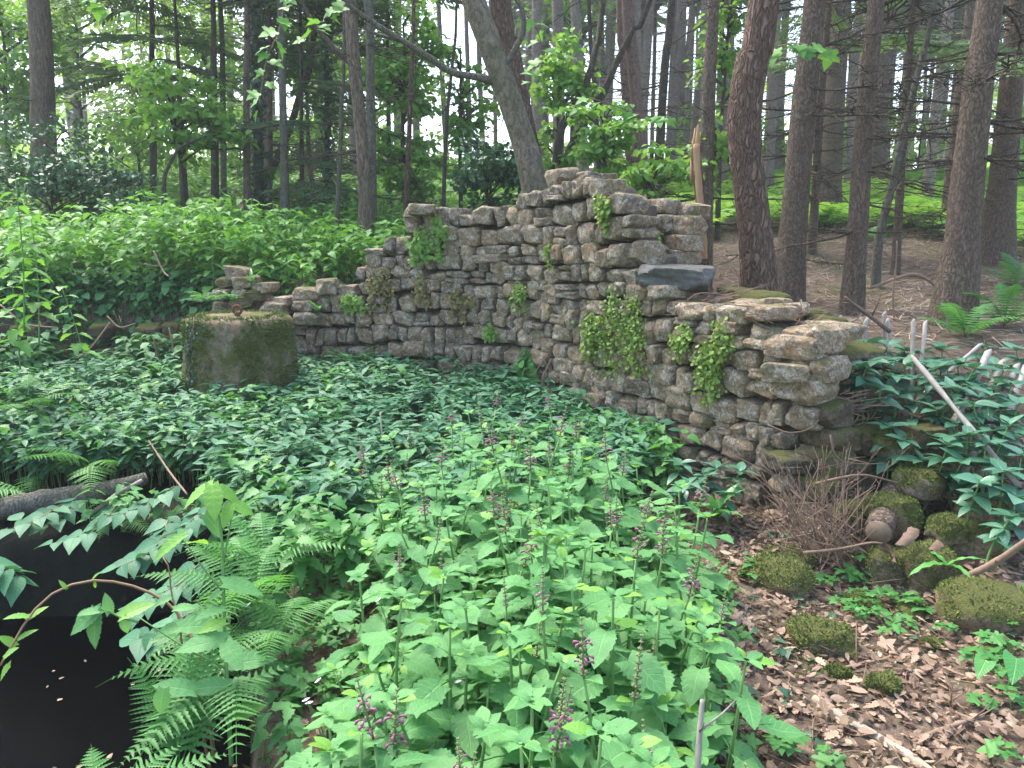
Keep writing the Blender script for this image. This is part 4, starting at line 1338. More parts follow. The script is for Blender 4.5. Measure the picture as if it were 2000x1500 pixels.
# holly at the left and brown dead brushwood
leafy('holly_bush', 'large dark glossy holly bush under the brown pine', 'bush', 110, 350, 10.5, 300, 200, 5200, .075, 'holly', clumps=30, seed=70)
leafy('holly_bush', 'smaller dark holly trailing to the right of the large one', 'bush', 235, 390, 10, 150, 100, 1600, .07, 'holly', clumps=14, seed=71)
g0 = np.array([*at(625, 345, 13.5)])
g0[2] = float(ground(g0[0], g0[1]))
br_ = thing('brushwood', 'brown tangle of dead twigs between thin trunks', 'dead bush', g0)
m = MB()
for k in range(160):
    d = norm(np.array((rs.gauss(0, 1), rs.gauss(0, .6), abs(rs.gauss(.3, .6)))))
    p = np.array((rs.gauss(0, .35), rs.gauss(0, .2), rs.uniform(.2, 1.1)))
    m.add(*tube(smooth_path([p, p + d * .3, p + d * .7 + np.array((0, 0, -.15))], 5), [.008, .007, .005, .004, .002], 4, cap=False))
o = link('twigs', m.mesh('twigs', M['twig']), br_)
# drooping conifers upper left: trunk in a tangle of needle branches
for lab, px, py0, Y, w, gk, n, zlo, zhi, ll in [('dark drooping fir with bluish needles in the upper left', 420, 400, 13.0, 16, 'fir', 19, 4.9, 8.5, (1.4, 2.8)),
                                                ('pale drooping conifer before the far leafy trees', 300, 400, 16.0, 14, 'firlight', 30, 3.6, 8.0, (1.4, 2.6)),
                                                ('wispy young conifer with thin drooping branches by the grey-green trunk', 590, 400, 12.0, 9, 'firlight', 26, 2.2, 6.0, (.8, 1.7)),
                                                ('feathery conifer filling the gap over the dark thin trunk', 510, 380, 15.0, 10, 'firlight', 20, 4.2, 8.0, (1.0, 2.2)),
                                                ('dark feathery conifer high behind the mossy greenish trunk', 760, 400, 13.0, 10, 'firlight', 20, 4.4, 7.5, (.9, 1.9))]:
    add_tree('fir_tree', lab, T_, [(px, py0), (px - 1, 250), (px - 3, 100), (px - 4, 0)], [w, w * .9, w * .7, w * .6], 'dark_bark', Y=Y, green=n, gkind=gk, gz=(zlo, zhi), glen=ll, ring=9, seed=len(lab) * 3)
# greyish twig haze and dull needles high among the right-hand conifers
for lab, px, Y, n in [('dull green conifer with sagging twiggy boughs beside the slim straight one', 1755, 9.5, 7), ('twiggy conifer with grey-green boughs behind the thick rough one', 1905, 8.5, 6), ('twiggy conifer behind the brown flared-foot one', 1590, 11.0, 5)]:
    add_tree('spruce_tree', lab, T_, [(px, 420), (px + 10, 250), (px + 22, 100), (px + 30, 0)], [16, 14, 12, 10], 'spruce', Y=Y, green=n, gkind='firlight', gz=(3.2, 5.8), glen=(.8, 1.9), dead=40, dlen=(.6, 1.7), dz=(2.0, 5.2), ring=10, seed=n * 7)

# far woodland behind everything: one mass nobody could count
m = MB()
n = 7000
X_ = R.uniform(-75, 75, n)
Y_ = R.uniform(48, 74, n)
Z_ = ground(X_, Y_) + R.uniform(0, 1, n) ** 1.4 * np.where(X_ / Y_ > .25, 9, np.where(X_ / Y_ < -.05, 9, 3.5))
cl = fbm(np.stack([X_ * .16, Y_ * .16, Z_ * .22], 1), 41, 3)
kp = (cl > .02) & ~((X_ / Y_ > -.16) & (X_ / Y_ < .10) & (Z_ > 6.5))
P = np.stack([X_, Y_, Z_], 1)[kp]
D = R.normal(0, 1, P.shape)
m.stamp(OVATE_LO, basis(D, R.normal(0, .6, P.shape) + np.array((0, -.3, 1.))) * R.uniform(.8, 1.7, len(P))[:, None, None], P)
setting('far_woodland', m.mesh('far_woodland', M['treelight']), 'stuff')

# ------------------------------------------------------------------ low vegetation in masses
def scatter(n, xr, yr, keep):
    X_ = R.uniform(*xr, n)
    Y_ = R.uniform(*yr, n)
    k = keep(X_, Y_)
    return X_[k], Y_[k]
def line_d(X_, Y_):
    return Y_ - np.interp(X_, LINE_X, LINE_Y)
def pit_e(X_, Y_):
    return np.minimum(np.interp(Y_, PIT_Y, PIT_X) - X_, 4.12 - Y_)
WPOLY = np.array([(-.55, 1.30), (.50, 1.30), (.62, 2.2), (.76, 3.0), (.74, 3.8), (.50, 4.4), (-.2, 4.7), (-.95, 4.5), (-.80, 3.8), (-.50, 3.0), (-.46, 2.2)])
def inside(poly, X_, Y_):
    r = np.zeros(X_.shape, bool)
    j = len(poly) - 1
    for i in range(len(poly)):
        a, b_ = poly[i], poly[j]
        c = ((a[1] > Y_) != (b_[1] > Y_)) & (X_ < (b_[0] - a[0]) * (Y_ - a[1]) / (b_[1] - a[1] + 1e-12) + a[0])
        r ^= c
        j = i
    return r
def plants(m, ms, X_, Y_, hgt, T, nl, size, spread=.5, tiers=3, droop=-.15, stem_r=.003):
    """leafy stems: nl leaves in opposite tiers near the top"""
    n = len(X_)
    if n == 0:
        return
    Z_ = ground(X_, Y_)
    hh = hgt * R.uniform(.65, 1.15, n)
    lean = R.normal(0, .10, (n, 2))
    base = np.stack([X_, Y_, Z_], 1)
    top = base + np.stack([lean[:, 0] * hh, lean[:, 1] * hh, hh], 1)
    for k in range(nl):
        u = 1 - (k // (nl // tiers)) / tiers * spread
        az = R.uniform(0, 2 * np.pi, n) * 0 + (k * 2.399) + R.normal(0, .35, n) + X_ * 50
        d = np.stack([np.cos(az), np.sin(az), R.normal(droop + .25 * (u - .7), .22, n)], 1)
        P = base + (top - base) * u + d * .012
        up = np.stack([R.normal(0, .3, n), R.normal(0, .3, n), np.ones(n)], 1)
        S = size * R.uniform(.65, 1.2, n) * (.75 + .35 * np.sin(np.pi * min(1, .25 + (1 - u) * 1.6)))
        m.stamp(T, basis(d, up) * S[:, None, None], P)
    if ms is not None:
        st = (np.array([(-1, 0, 0), (.5, .8, 0), (.5, -.8, 0), (-.4, 0, 1), (.2, .3, 1), (.2, -.3, 1)], float), [np.array([(0, 1, 4, 3), (1, 2, 5, 4), (2, 0, 3, 5)])], np.zeros((6, 3)))
        Mx = np.zeros((n, 3, 3))
        Mx[:, 0, 0] = stem_r
        Mx[:, 1, 1] = stem_r
        Mx[:, :, 2] = top - base
        ms.stamp(st, Mx, base)
def stuff(name, m, mat, ms=None, smat='stem'):
    o = setting(name, m.mesh(name, M[mat]), 'stuff')
    if ms is not None and ms.n:
        c = link('stems', ms.mesh('stems', M[smat]), o)
    return o

drum_c = np.array((dc[0], dc[1]))
off_drum = lambda X_, Y_: (X_ - drum_c[0]) ** 2 + (Y_ - drum_c[1]) ** 2 > (dr * 1.12) ** 2
# dark carpet in front of the wall
m, ms = MB(), MB()
X_, Y_ = scatter(6800, (-5.2, 1.15), (3.3, 7.0), lambda x, y: (line_d(x, y) < -.10) & off_drum(x, y) & (pit_e(x, y) < -.06) & ~(inside(WPOLY, x, y) & (R.random(x.shape) < .80)) & (y > 3.25 + .55 * np.clip(x + 1.6, 0, .9) + 1.15 * sstep(.3, 1.1, x) - .0) & ((x < -.15) | (y > 3.9)) & (fbm(np.stack([x * 1.6, y * 1.6, x * 0], 1), 71, 2) > -.75) & ~((y < 4.60) & (x < -1.75) & (x > -3.7)))
plants(m, ms, X_, Y_, .34, LANCE, 12, .100, .55, 4, -.02)
stuff('dark_leaf_carpet', m, 'mercury', ms)
m2_ = MB()
k_ = R.random(len(X_)) < .05
n_ = int(k_.sum())
d_ = np.stack([R.normal(0, 1, n_), R.normal(0, 1, n_), R.normal(-.2, .3, n_)], 1)
m2_.stamp(BEECH, basis(d_, np.stack([R.normal(0, .4, n_), R.normal(0, .4, n_), np.ones(n_)], 1)) * R.uniform(.04, .085, n_)[:, None, None], np.stack([X_[k_], Y_[k_], ground(X_[k_], Y_[k_]) + R.uniform(.22, .37, n_)], 1))
stuff('yellowed_leaves', m2_, 'creeper')
# paler mixed herbs among it
m, ms = MB(), MB()
X_, Y_ = scatter(2600, (-5.2, 1.0), (3.0, 6.4), lambda x, y: (line_d(x, y) < -.25) & off_drum(x, y) & (pit_e(x, y) < -.03) & ~inside(WPOLY, x, y) & (fbm(np.stack([x * .9, y * .9, x * 0], 1), 73, 2) + .5 * (x < -1.2) > .12) & ((x < -.6) | (y > 4.2)) & ~((y < 4.60) & (x < -1.75) & (x > -3.7)))
plants(m, ms, X_, Y_, .36, NETTLE, 8, .085, .6, 4)
stuff('mixed_herbs', m, 'fern', ms)
m, ms = MB(), MB()
X_, Y_ = scatter(700, (-2.4, -.45), (1.4, 4.3), lambda x, y: (pit_e(x, y) < .03) & (pit_e(x, y) > -.13) & ~((y > 2.7) & (y < 3.4) & (pit_e(x, y) < -.12)))
plants(m, ms, X_, Y_, .20, NETTLE, 8, .075, .9, 3, -.25)
X_, Y_ = scatter(700, (-5, -.9), (3.95, 4.5), lambda x, y: (pit_e(x, y) < .05) & (pit_e(x, y) > -.3) & ~((y < 4.60) & (x < -1.75) & (x > -3.7)))
plants(m, ms, X_, Y_, .22, OVATE_LO, 9, .10, .9, 3, -.35)
stuff('rim_herbs', m, 'wound', ms)
m, ms = MB(), MB()
X_, Y_ = scatter(1500, (-7.5, -2.75), (5.9, 7.1), lambda x, y: (line_d(x, y) > -.62) & (line_d(x, y) < -.10) & (np.abs(x + 3.75) > .28))
plants(m, ms, X_, Y_, .50, OVATE_LO, 10, .10, .75, 5, -.2)
stuff('tall_herbs', m, 'bank', ms)
# nettle bed on the bank, upper left
m, ms = MB(), MB()
X_, Y_ = scatter(4200, (-9.5, -1.2), (6.9, 12.5), lambda x, y: (line_d(x, y) > .25) & (line_d(x, y) < 4.6 + .4 * np.sin(x * 2)) & ((x < -1.9) | (line_d(x, y) > .8)))
plants(m, ms, X_, Y_, .60 + .26 * fbm(np.stack([X_ * 1.1, Y_ * 1.1, X_ * 0], 1), 131, 3), NETTLE, 12, .100, .75, 6)
stuff('nettle_bed', m, 'nettle', ms)
# darker leaves spilling down the bank face
m, ms = MB(), MB()
X_, Y_ = scatter(4200, (-8, -2.3), (6.3, 8.2), lambda x, y: (line_d(x, y) > -.10) & (line_d(x, y) < .85) & ~((np.abs(x + 3.9) < .40) & (line_d(x, y) < .05)))
plants(m, ms, X_, Y_, .26, OVATE_LO, 9, .105, .9, 3, -.35)
X_, Y_ = scatter(2600, (-8, -2.5), (6.0, 7.6), lambda x, y: (line_d(x, y) > -.05) & (line_d(x, y) < .16) & (np.abs(x + 3.9) > .22))
plants(m, ms, X_, Y_, .10, OVATE_LO, 8, .115, .9, 2, -.9)
stuff('bank_leaves', m, 'bank', ms)
# green undergrowth on the rise behind
m, ms = MB(), MB()
X_, Y_ = scatter(7500, (-16, 3.5), (9.5, 30), lambda x, y: (x / y < .09) & (fbm(np.stack([x * .5, y * .5, x * 0], 1), 75, 2) > -.35))
plants(m, None, X_, Y_, .55, OVATE_LO, 9, .15, .8, 3)
stuff('undergrowth', m, 'nettle')
m = MB()
X_, Y_ = scatter(2600, (-.8, 2.6), (7.2, 13), lambda x, y: (line_d(x, y) > .9) & (x / y < .22))
plants(m, None, X_, Y_, .38, OVATE_LO, 9, .07, .9, 3)
stuff('low_scrub', m, 'tree')
# bracken
FR_LO = frond(11, 3, .45, .30)
def tpl(mb):
    by = {}
    for f in mb.F:
        by.setdefault(f.shape[1], []).append(f)
    return np.concatenate(mb.V), [np.concatenate(v) for v in by.values()], np.concatenate(mb.L)
FLO = tpl(FR_LO)
m = MB()
X_, Y_ = scatter(1700, (2.0, 18), (9.5, 26), lambda x, y: (x / y > .17) & (x / y < .82) & (fbm(np.stack([x * .35, y * .35, x * 0], 1), 79, 2) + (y - 12.5) * .10 > .0) & (y > 10.5))
n = len(X_)
for k in range(4):
    az = k * 1.57 + R.normal(0, .4, n) + X_ * 9
    d = np.stack([np.cos(az), np.sin(az), np.full(n, .55)], 1)
    m.stamp(FLO, basis(d, np.array((0, 0, 1.))) * (R.uniform(.55, .95, n)[:, None, None]), np.stack([X_, Y_, ground(X_, Y_) + .12], 1))
stuff('bracken_bed', m, 'bracken')
# forest floor behind on the right: needle straw, twigs, some grass
m = MB()
X_, Y_ = scatter(46000, (1.2, 15), (4.4, 16), lambda x, y: (line_d(x, y) > .45) & (x / y < 1.35))
n = len(X_)
az = R.uniform(0, 6.28, n)
d = np.stack([np.cos(az), np.sin(az), R.normal(.10, .18, n)], 1)
m.stamp(NEEDLE, basis(d, np.array((0, 0, 1.)) + R.normal(0, .3, (n, 3))) * (R.uniform(.08, .26, n)[:, None, None] * np.array((2.0, 1, 1))), np.stack([X_, Y_, ground(X_, Y_) + .012], 1))
stuff('needle_straw', m, 'straw')
m = MB()
for k in range(260):
    x, y = rs.uniform(1.3, 9), rs.uniform(5.2, 13)
    if y < float(np.interp(x, LINE_X, LINE_Y)) + .7 or x / y > .8:
        continue
    a = rs.uniform(0, 6.28)
    L = rs.uniform(.15, .8)
    d = np.array((math.cos(a), math.sin(a), rs.gauss(0, .08)))
    p = np.array((x, y, float(ground(x, y)) + .02))
    r0 = rs.uniform(.003, .009)
    m.add(*tube(smooth_path([p, p + d * L * .5 + np.array((rs.gauss(0, .04), rs.gauss(0, .04), .02)), p + d * L], 5), np.linspace(r0, r0 * .5, 5), 5))
stuff('slope_sticks', m, 'twig')
m = MB()
X_, Y_ = scatter(5000, (1.4, 12), (5.2, 15), lambda x, y: (line_d(x, y) > .6) & (x / y < .8) & (fbm(np.stack([x * .7, y * .7, x * 0], 1), 83, 2) > .02))
n = len(X_)
az = R.uniform(0, 6.28, n)
d = np.stack([np.cos(az) * .6, np.sin(az) * .6, R.uniform(.3, 1, n)], 1)
m.stamp(NEEDLE, basis(d, R.normal(0, 1, (n, 3))) * (R.uniform(.05, .16, n)[:, None, None] * np.array((1.2, 1, 1))), np.stack([X_, Y_, ground(X_, Y_)], 1))
stuff('forest_grass', m, 'fern')

# ------------------------------------------------------------------ leaf litter near the camera
litter_ok = lambda x, y: (line_d(x, y) < -.05) & (pit_e(x, y) < -.04) & ~((x < .5) & (y > 3.4))
def lie(m, T, n, xr, yr, size, keep, mat=None, lift=.012, tilt=.35, squash=1.0):
    X_, Y_ = scatter(n, xr, yr, keep)
    n = len(X_)
    az = R.uniform(0, 6.28, n)
    d = np.stack([np.cos(az), np.sin(az), R.normal(0, tilt * .7, n)], 1)
    up = np.stack([R.normal(0, tilt, n), R.normal(0, tilt, n), np.ones(n)], 1)
    m.stamp(T, basis(d, up) * (size * R.uniform(.5, 1.2, n)[:, None, None] * np.array((squash, 1, 1))), np.stack([X_, Y_, ground(X_, Y_) + lift + R.uniform(0, .012, n)], 1))
m = MB()
lie(m, OAK, 4600, (.3, 4.4), (1.25, 4.6), .052, litter_ok, tilt=.5)
lie(m, BEECH, 5200, (.3, 3.4), (1.25, 4.6), .052, litter_ok, tilt=.5)
lie(m, BEECH, 9500, (.3, 4.4), (1.25, 4.6), .034, litter_ok, tilt=.5)
lie(m, OAK, 420, (-1.2, .4), (1.3, 3.9), .065, litter_ok)
lie(m, BEECH, 420, (-1.2, .4), (1.3, 3.9), .05, litter_ok)
stuff('leaf_litter', m, 'litter')
m = MB()
lie(m, NEEDLE, 18000, (.3, 4.2), (1.25, 4.6), .075, litter_ok, squash=.8, tilt=.5, lift=.018)
lie(m, NEEDLE, 3500, (-1.2, .3), (1.3, 3.9), .07, litter_ok, squash=.8, tilt=.5)
lie(m, NEEDLE, 2200, (-1.0, -.45), (2.5, 3.6), .08, litter_ok, squash=.9, tilt=.6, lift=.02)
stuff('pine_needles', m, 'needle')
m = MB()
for k in range(700):
    x, y = rs.uniform(.3, 3.2) if k < 600 else rs.uniform(-1.1, .3), rs.uniform(1.3, 4.4)
    if not bool(litter_ok(np.array(x), np.array(y))):
        continue
    z = float(ground(x, y)) + .012
    a = rs.uniform(0, 6.28)
    L = rs.uniform(.06, .28)
    d = np.array((math.cos(a), math.sin(a), rs.gauss(0, .12)))
    p = np.array((x, y, z))
    r0 = rs.uniform(.0012, .0035)
    m.add(*tube(smooth_path([p, p + d * L * .5 + np.array((rs.gauss(0, .02), rs.gauss(0, .02), .01)), p + d * L], 5), np.linspace(r0, r0 * .5, 5), 5), )
stuff('fallen_twigs', m, 'twig')
# small green things growing through the litter
m = MB()
lie(m, IVYL, 700, (.5, 3.2), (1.6, 4.3), .05, lambda x, y: litter_ok(x, y) & (fbm(np.stack([x * 2.2, y * 2.2, x * 0], 1), 91, 2) > .05), lift=.03)
lie(m, IVYL, 240, (-1.2, .2), (1.6, 3.8), .045, lambda x, y: litter_ok(x, y), lift=.03)
stuff('ground_ivy', m, 'ivy')
m, ms = MB(), MB()
X_, Y_ = scatter(420, (.6, 3.1), (1.5, 4.2), lambda x, y: litter_ok(x, y) & (fbm(np.stack([x * 1.7, y * 1.7, x * 0], 1), 93, 2) > .1))
plants(m, ms, X_, Y_, .07, MAPLE, 5, .055, .4, 1, -.1, .0015)
X_, Y_ = scatter(200, (-1.2, -.3), (2.2, 4.0), lambda x, y: litter_ok(x, y))
plants(m, ms, X_, Y_, .09, MAPLE, 6, .05, .5, 2, -.1, .0015)
stuff('seedlings', m, 'fern', ms)
# moss and grass on the rim of the pit
m = MB()
X_, Y_ = scatter(14000, (-2.2, -.4), (1.2, 4.4), lambda x, y: (np.abs(pit_e(x, y) + .03) < .10))
n = len(X_)
d = np.stack([R.normal(-.2, .6, n), R.normal(0, .6, n), R.uniform(.2, 1, n)], 1)
m.stamp(NEEDLE, basis(d, R.normal(0, 1, (n, 3))) * (R.uniform(.012, .05, n)[:, None, None] * np.array((3.0, 1, 1))), np.stack([X_, Y_, ground(X_, Y_)], 1))
stuff('rim_moss', m, 'moss')
m = MB()
X_, Y_ = scatter(60000, (.5, 3.2), (1.4, 4.4), lambda x, y: litter_ok(x, y) & (fbm(np.stack([x * 2.6, y * 2.6, x * 0], 1), 191, 3) > .38))
n = len(X_)
d = np.stack([R.normal(0, .6, n), R.normal(0, .6, n), R.uniform(.2, 1, n)], 1)
m.stamp(NEEDLE, basis(d, R.normal(0, 1, (n, 3))) * (R.uniform(.010, .026, n)[:, None, None] * np.array((9.0, 1, 1))), np.stack([X_, Y_, ground(X_, Y_) + .008], 1))
stuff('ground_moss', m, 'moss')
# large single leaves on the litter
DL = {}
for k, T in enumerate((OAK, BEECH, MAPLE)):
    mb = MB()
    mb.add(*T)
    DL[k] = mb.mesh('dead_leaf', M['dead'])
cnt = 0
while cnt < 110:
    px, py = rs.uniform(1380, 1990), rs.uniform(1090, 1495)
    p = hit(px, py, .9)
    if not bool(litter_ok(np.array(p[0]), np.array(p[1]))):
        continue
    kd = rs.choice((0, 0, 0, 1, 1, 2))
    zone = 'beside the pale straight stick' if py > 1340 and px > 1560 else ('by the woundwort edge' if px < 1560 else ('around the mossy stones' if py < 1230 else 'between mossy stone and forked branch'))
    dl = ('lobed oak', 'oval', 'pointed sycamore')[kd] + ' dead leaf lying ' + zone
    az = rs.uniform(0, 6.28)
    B = basis(np.array([[math.cos(az), math.sin(az), rs.gauss(0, .25)]]), np.array((rs.gauss(0, .35), rs.gauss(0, .35), 1.0)))[0]
    o = thing('dead_leaf', 'curled ' + dl, 'leaf', (0, 0, 0), dl, DL[kd])
    o.matrix_world = mat4(B * rs.uniform(.04, .075), p + np.array((0, 0, .022)))
    cnt += 1

# ------------------------------------------------------------------ hedge woundwort clump
def mesh_of(T, name, mat):
    mb = MB()
    mb.add(*T)
    return mb.mesh(name, mat)
WL = []
for k in range(4):
    V, f, u = HEART
    V = V.copy()
    V[:, 2] += .05 * np.sin(V[:, 1] * 4 + k) * (1 + k * .3) - .10 * k * .3 * V[:, 1] ** 2
    V[:, 0] *= (1.05, .92, 1.1, .98)[k]
    # petiole
    mb = MB()
    mb.add(V, f, u)
    tv, tf, tu = tube([(0, -.42, -.02), (0, -.2, .015), (0, .02, 0), (0, .3, -.006)], [.018, .015, .013, .006], 5)
    mb.add(tv, tf, tu)
    WL.append(mb.mesh('woundwort_leaf', M['wound']))
WLY = [mesh_of(HEART, 'young_leaf', M['young'])]
def spike_mesh(seed, flowers=True):
    q = random.Random(seed)
    mb, mc = MB(), MB()
    mb.add(*tube([(0, 0, 0), (0, 0, .5), (0, 0, 1)], [.018, .014, .006], 5))
    nw = 9
    for w in range(nw):
        z = .06 + .92 * (w / (nw - 1)) ** .85
        k = 6 if w < 7 else 4
        for j in range(k):
            a = j * 2 * math.pi / k + w * .5
            d = np.array((math.cos(a), math.sin(a), .45))
            r = .085 * (1.1 - z * .75)
            p = np.array((0, 0, z))
            mb.add(*tube([p, p + d * r * .6, p + d * r], [.012, .024 * (1.15 - z * .6), .008], 5, luv_r=q.random()))
            if flowers and 1 <= w <= 4 and q.random() < .38:
                e = p + d * r
                o = norm(np.array((math.cos(a), math.sin(a), .1)))
                mc.add(*tube([e, e + o * .05, e + o * .085 + np.array((0, 0, -.02))], [.012, .016, .026], 5, luv_r=q.random()))
                mc.add(*tube([e + o * .07, e + o * .10 + np.array((0, 0, -.05))], [.024, .012], 4, luv_r=q.random()))
    return mb.mesh('flower_spike', M['calyx']), (mc.mesh('flowers', M['flower']) if mc.n else None)
SPK = [spike_mesh(k) for k in range(4)] + [spike_mesh(9, False)]
STEM = []
for k in range(3):
    mb = MB()
    z = np.linspace(0, 1, 9)
    mb.add(*tube(np.stack([.03 * np.sin(z * 3 + k), .03 * np.sin(z * 2.4 + 2 * k) , z], 1) - np.array((.03 * math.sin(k), .03 * math.sin(2 * k), 0)), np.linspace(.0075, .0035, 9), 6))
    STEM.append((mb.mesh('stem', M['stem']), k))
def where_in_clump(x, y):
    a = 'near the pit' if x < -.25 else ('mid-clump' if x < .3 else 'near the litter')
    b_ = 'front row' if y < 1.8 else ('second row' if y < 2.3 else ('third row' if y < 2.9 else ('fourth row' if y < 3.6 else 'back row')))
    return b_, a
def woundwort(x, y, h, q, spike):
    z = float(ground(x, y))
    b_, a = where_in_clump(x, y)
    kind = 'flowerless woundwort' if spike is None else ('woundwort with bare spike' if spike == 4 else 'purple-flowered woundwort')
    size_ = 'tall ' if h > .52 else ('middling ' if h > .40 else 'short ')
    t = thing('woundwort', size_ + kind + ', ' + b_ + ' ' + a, 'plant', (x, y, z), size_ + kind + ', ' + b_ + ' ' + a)
    t.rotation_euler = (rad(q.gauss(0, 7)), rad(q.gauss(0, 7)), q.uniform(0, 6.28))
    sm, k = STEM[q.randrange(3)]
    link('stem', sm, t, M=mat4(np.diag((1.0, 1.0, h)), (0, 0, 0)))
    nn = int(round(h / .095))
    az = q.uniform(0, 3.14)
    for i in range(1, nn + 1):
        zz = h * (.14 + .86 * (i / nn))
        u = zz / h
        sz = (.108 if y > 2.3 else .122) * (.62 + .55 * math.sin(math.pi * min(1, .18 + u * .78))) * q.uniform(.82, 1.15)
        if u > .93:
            sz *= .60
        az += math.pi / 2 + q.gauss(0, .2)
        for sd in (0, math.pi):
            if q.random() < .10 and u < .7:
                continue
            a = az + sd + q.gauss(0, .12)
            el = q.gauss(.05, .16) if u < .9 else q.gauss(.35, .15)
            d = np.array((math.cos(a) * math.cos(el), math.sin(a) * math.cos(el), math.sin(el)))
            B = basis(d[None], np.array((q.gauss(0, .18), q.gauss(0, .18), 1.0)))[0]
            px_ = np.array((.03 * (math.sin(u * 3 + k) - math.sin(k)), .03 * (math.sin(u * 2.4 + 2 * k) - math.sin(2 * k)), zz))
            me = WL[q.randrange(4)] if not (u > .93 and q.random() < .3) else WLY[0]
            link('leaf', me, t, M=mat4(B * sz, px_ + d * .44 * sz))
    if spike is None:
        for i in range(4):
            a = az + i * math.pi / 2 + .6
            d = np.array((math.cos(a) * .8, math.sin(a) * .8, .5))
            px_ = np.array((.03 * (math.sin(3 + k) - math.sin(k)), .03 * (math.sin(2.4 + 2 * k) - math.sin(2 * k)), h))
            link('leaf', WLY[0] if q.random() < .2 else WL[1], t, M=mat4(basis(d[None], np.array((0, 0, 1.)))[0] * q.uniform(.03, .055), px_ + d * .012))
    if spike is not None:
        a_, b_ = SPK[spike]
        L = q.uniform(.11, .18)
        px_ = np.array((.03 * (math.sin(3 + k) - math.sin(k)), .03 * (math.sin(2.4 + 2 * k) - math.sin(2 * k)), h))
        s = link('flower_spike', a_, t, M=mat4(np.eye(3) * L, px_))
        if b_ is not None:
            link('flowers', b_, s)['kind'] = 'stuff'
qw = random.Random(3)
pl = []
tries = 0
while len(pl) < 205 and tries < 20000:
    tries += 1
    x, y = qw.uniform(-1.0, .95), qw.uniform(1.3, 4.75)
    if not bool(inside(WPOLY, np.array(x), np.array(y))) or float(pit_e(np.array(x), np.array(y))) > -.08:
        continue
    md = .092 + .010 * (y - 1.3) + (.05 if y > 3.9 else 0)
    if all((x - a) ** 2 + (y - b_) ** 2 > md * md for a, b_ in pl):
        pl.append((x, y))
for (x, y) in pl:
    edge = min(1.0, .65 + .5 * min(abs(x + .7), abs(.9 - x)))
    h = qw.uniform(.36, .70) * edge * (1.0 if y > 1.8 else .8)
    woundwort(x, y, h, qw, (qw.randrange(4) if qw.random() < .8 else 4) if qw.random() < .24 + .12 * (y > 2.5) else None)
# a taller fill of small stems under the clump so that no bare soil shows through
m, ms = MB(), MB()
X_, Y_ = scatter(900, (-1.0, 1.0), (1.25, 4.8), lambda x, y: inside(WPOLY, x, y) & (pit_e(x, y) < -.05))
plants(m, ms, X_, Y_, .24, NETTLE, 6, .085, .8, 3)
stuff('clump_undergrowth', m, 'wound', ms)

# pale pink willowherb flowers
PK = MB()
for j in range(4):
    a = j * math.pi / 2
    d = np.array([[math.cos(a), math.sin(a), .35]])
    PK.stamp(ROUND, basis(d, np.array((0, 0, 1.)))* 1.0, np.zeros((1, 3)))
PKM = PK.mesh('petals', M['pink'])
for wl, (px, py, Y) in zip(['highest over the litter strip', 'second from the top, tallest pair', 'over the clump left edge', 'against dark leaves low in the clump', 'lowest in the clump middle', 'lower of the close pair by the bare soil', 'upper of the close pair by the bare soil', 'in the ferns of the pit rim', 'alone by the mossy rim'], [(740, 1172, 2.55), (785, 1162, 2.6), (705, 1278, 2.2), (872, 1280, 2.15), (896, 1332, 2.05), (598, 1368, 2.0), (604, 1374, 2.03), (486, 1182, 2.5), (622, 1330, 2.1)]):
    p = at(px, py, Y)
    g = np.array((p[0] + .03, p[1] + .05, float(ground(p[0] + .03, p[1] + .05))))
    if g[2] < -.3:
        g = np.array((-.72, p[1] + .1, float(ground(-.72, p[1] + .1))))
    t = thing('willowherb', 'willowherb with one small pale pink flower, ' + wl, 'flower', g, 'pale pink willowherb flowers')
    mb = MB()
    mb.add(*tube(smooth_path([g, (g + p) / 2 + np.array((.01, .01, .02)), p], 8), np.linspace(.003, .0012, 8), 5))
    link('stem', mb.mesh('stem', M['stem'], g), t)
    B = basis(np.array([[.3, -1, .3]]), np.array((rs.gauss(0, .3), -.6, .8)))[0]
    link('petals', PKM, t, M=mat4(B * .013, p - g))

# ------------------------------------------------------------------ ferns
FR = [frond(24, 7, .35, .26).mesh('frond', M['fern']), frond(20, 6, .55, .24).mesh('frond', M['fern'])]
def fern(label, px, py, n, L, Y=None, face=None, el=(.25, .9), seed=0, name='fern', dz=0.0, spread=6.28):
    q = random.Random(seed)
    p = hit(px, py) if Y is None else at(px, py, Y)
    p[2] += dz
    t = thing(name, label, 'fern', p)
    for k in range(n):
        az = (face or 0) + (k / max(1, n) - .5) * spread + q.gauss(0, .2)
        e = q.uniform(*el)
        d = np.array((math.cos(az) * math.cos(e), math.sin(az) * math.cos(e), math.sin(e)))
        B = basis(d[None], np.array((0, 0, 1.0)))[0]
        link('frond', FR[q.randrange(2)], t, M=mat4(B * L * q.uniform(.75, 1.1), (0, 0, 0)))
    return t
fern('feathery fern hanging over the pit rim below the tall sapling', 500, 1180, 10, .46, Y=2.75, face=3.6, el=(-.1, .6), seed=1, spread=4.5)
fern('feathery fern with drooping fronds low inside the pit edge', 470, 1330, 10, .46, Y=2.25, face=3.4, el=(-.35, .35), seed=2, spread=3.6)
fern('pale fern at the pit corner beside the bare needle patch', 520, 1110, 8, .42, Y=3.05, face=2.5, el=(.1, .7), seed=3, spread=5)
fern('light green fern at the bottom edge near the black water', 200, 1640, 7, .34, Y=1.62, face=1.5, el=(.15, .6), seed=4, spread=4.0)
fern('ladder-like pale fern standing against the black water', 350, 1500, 5, .46, Y=2.0, face=1.9, el=(.5, 1.1), seed=41, spread=2.2)
fern('fern arching out from the rim between shoot and litter', 545, 1240, 8, .40, Y=2.55, face=3.3, el=(-.1, .6), seed=42, spread=4.5)
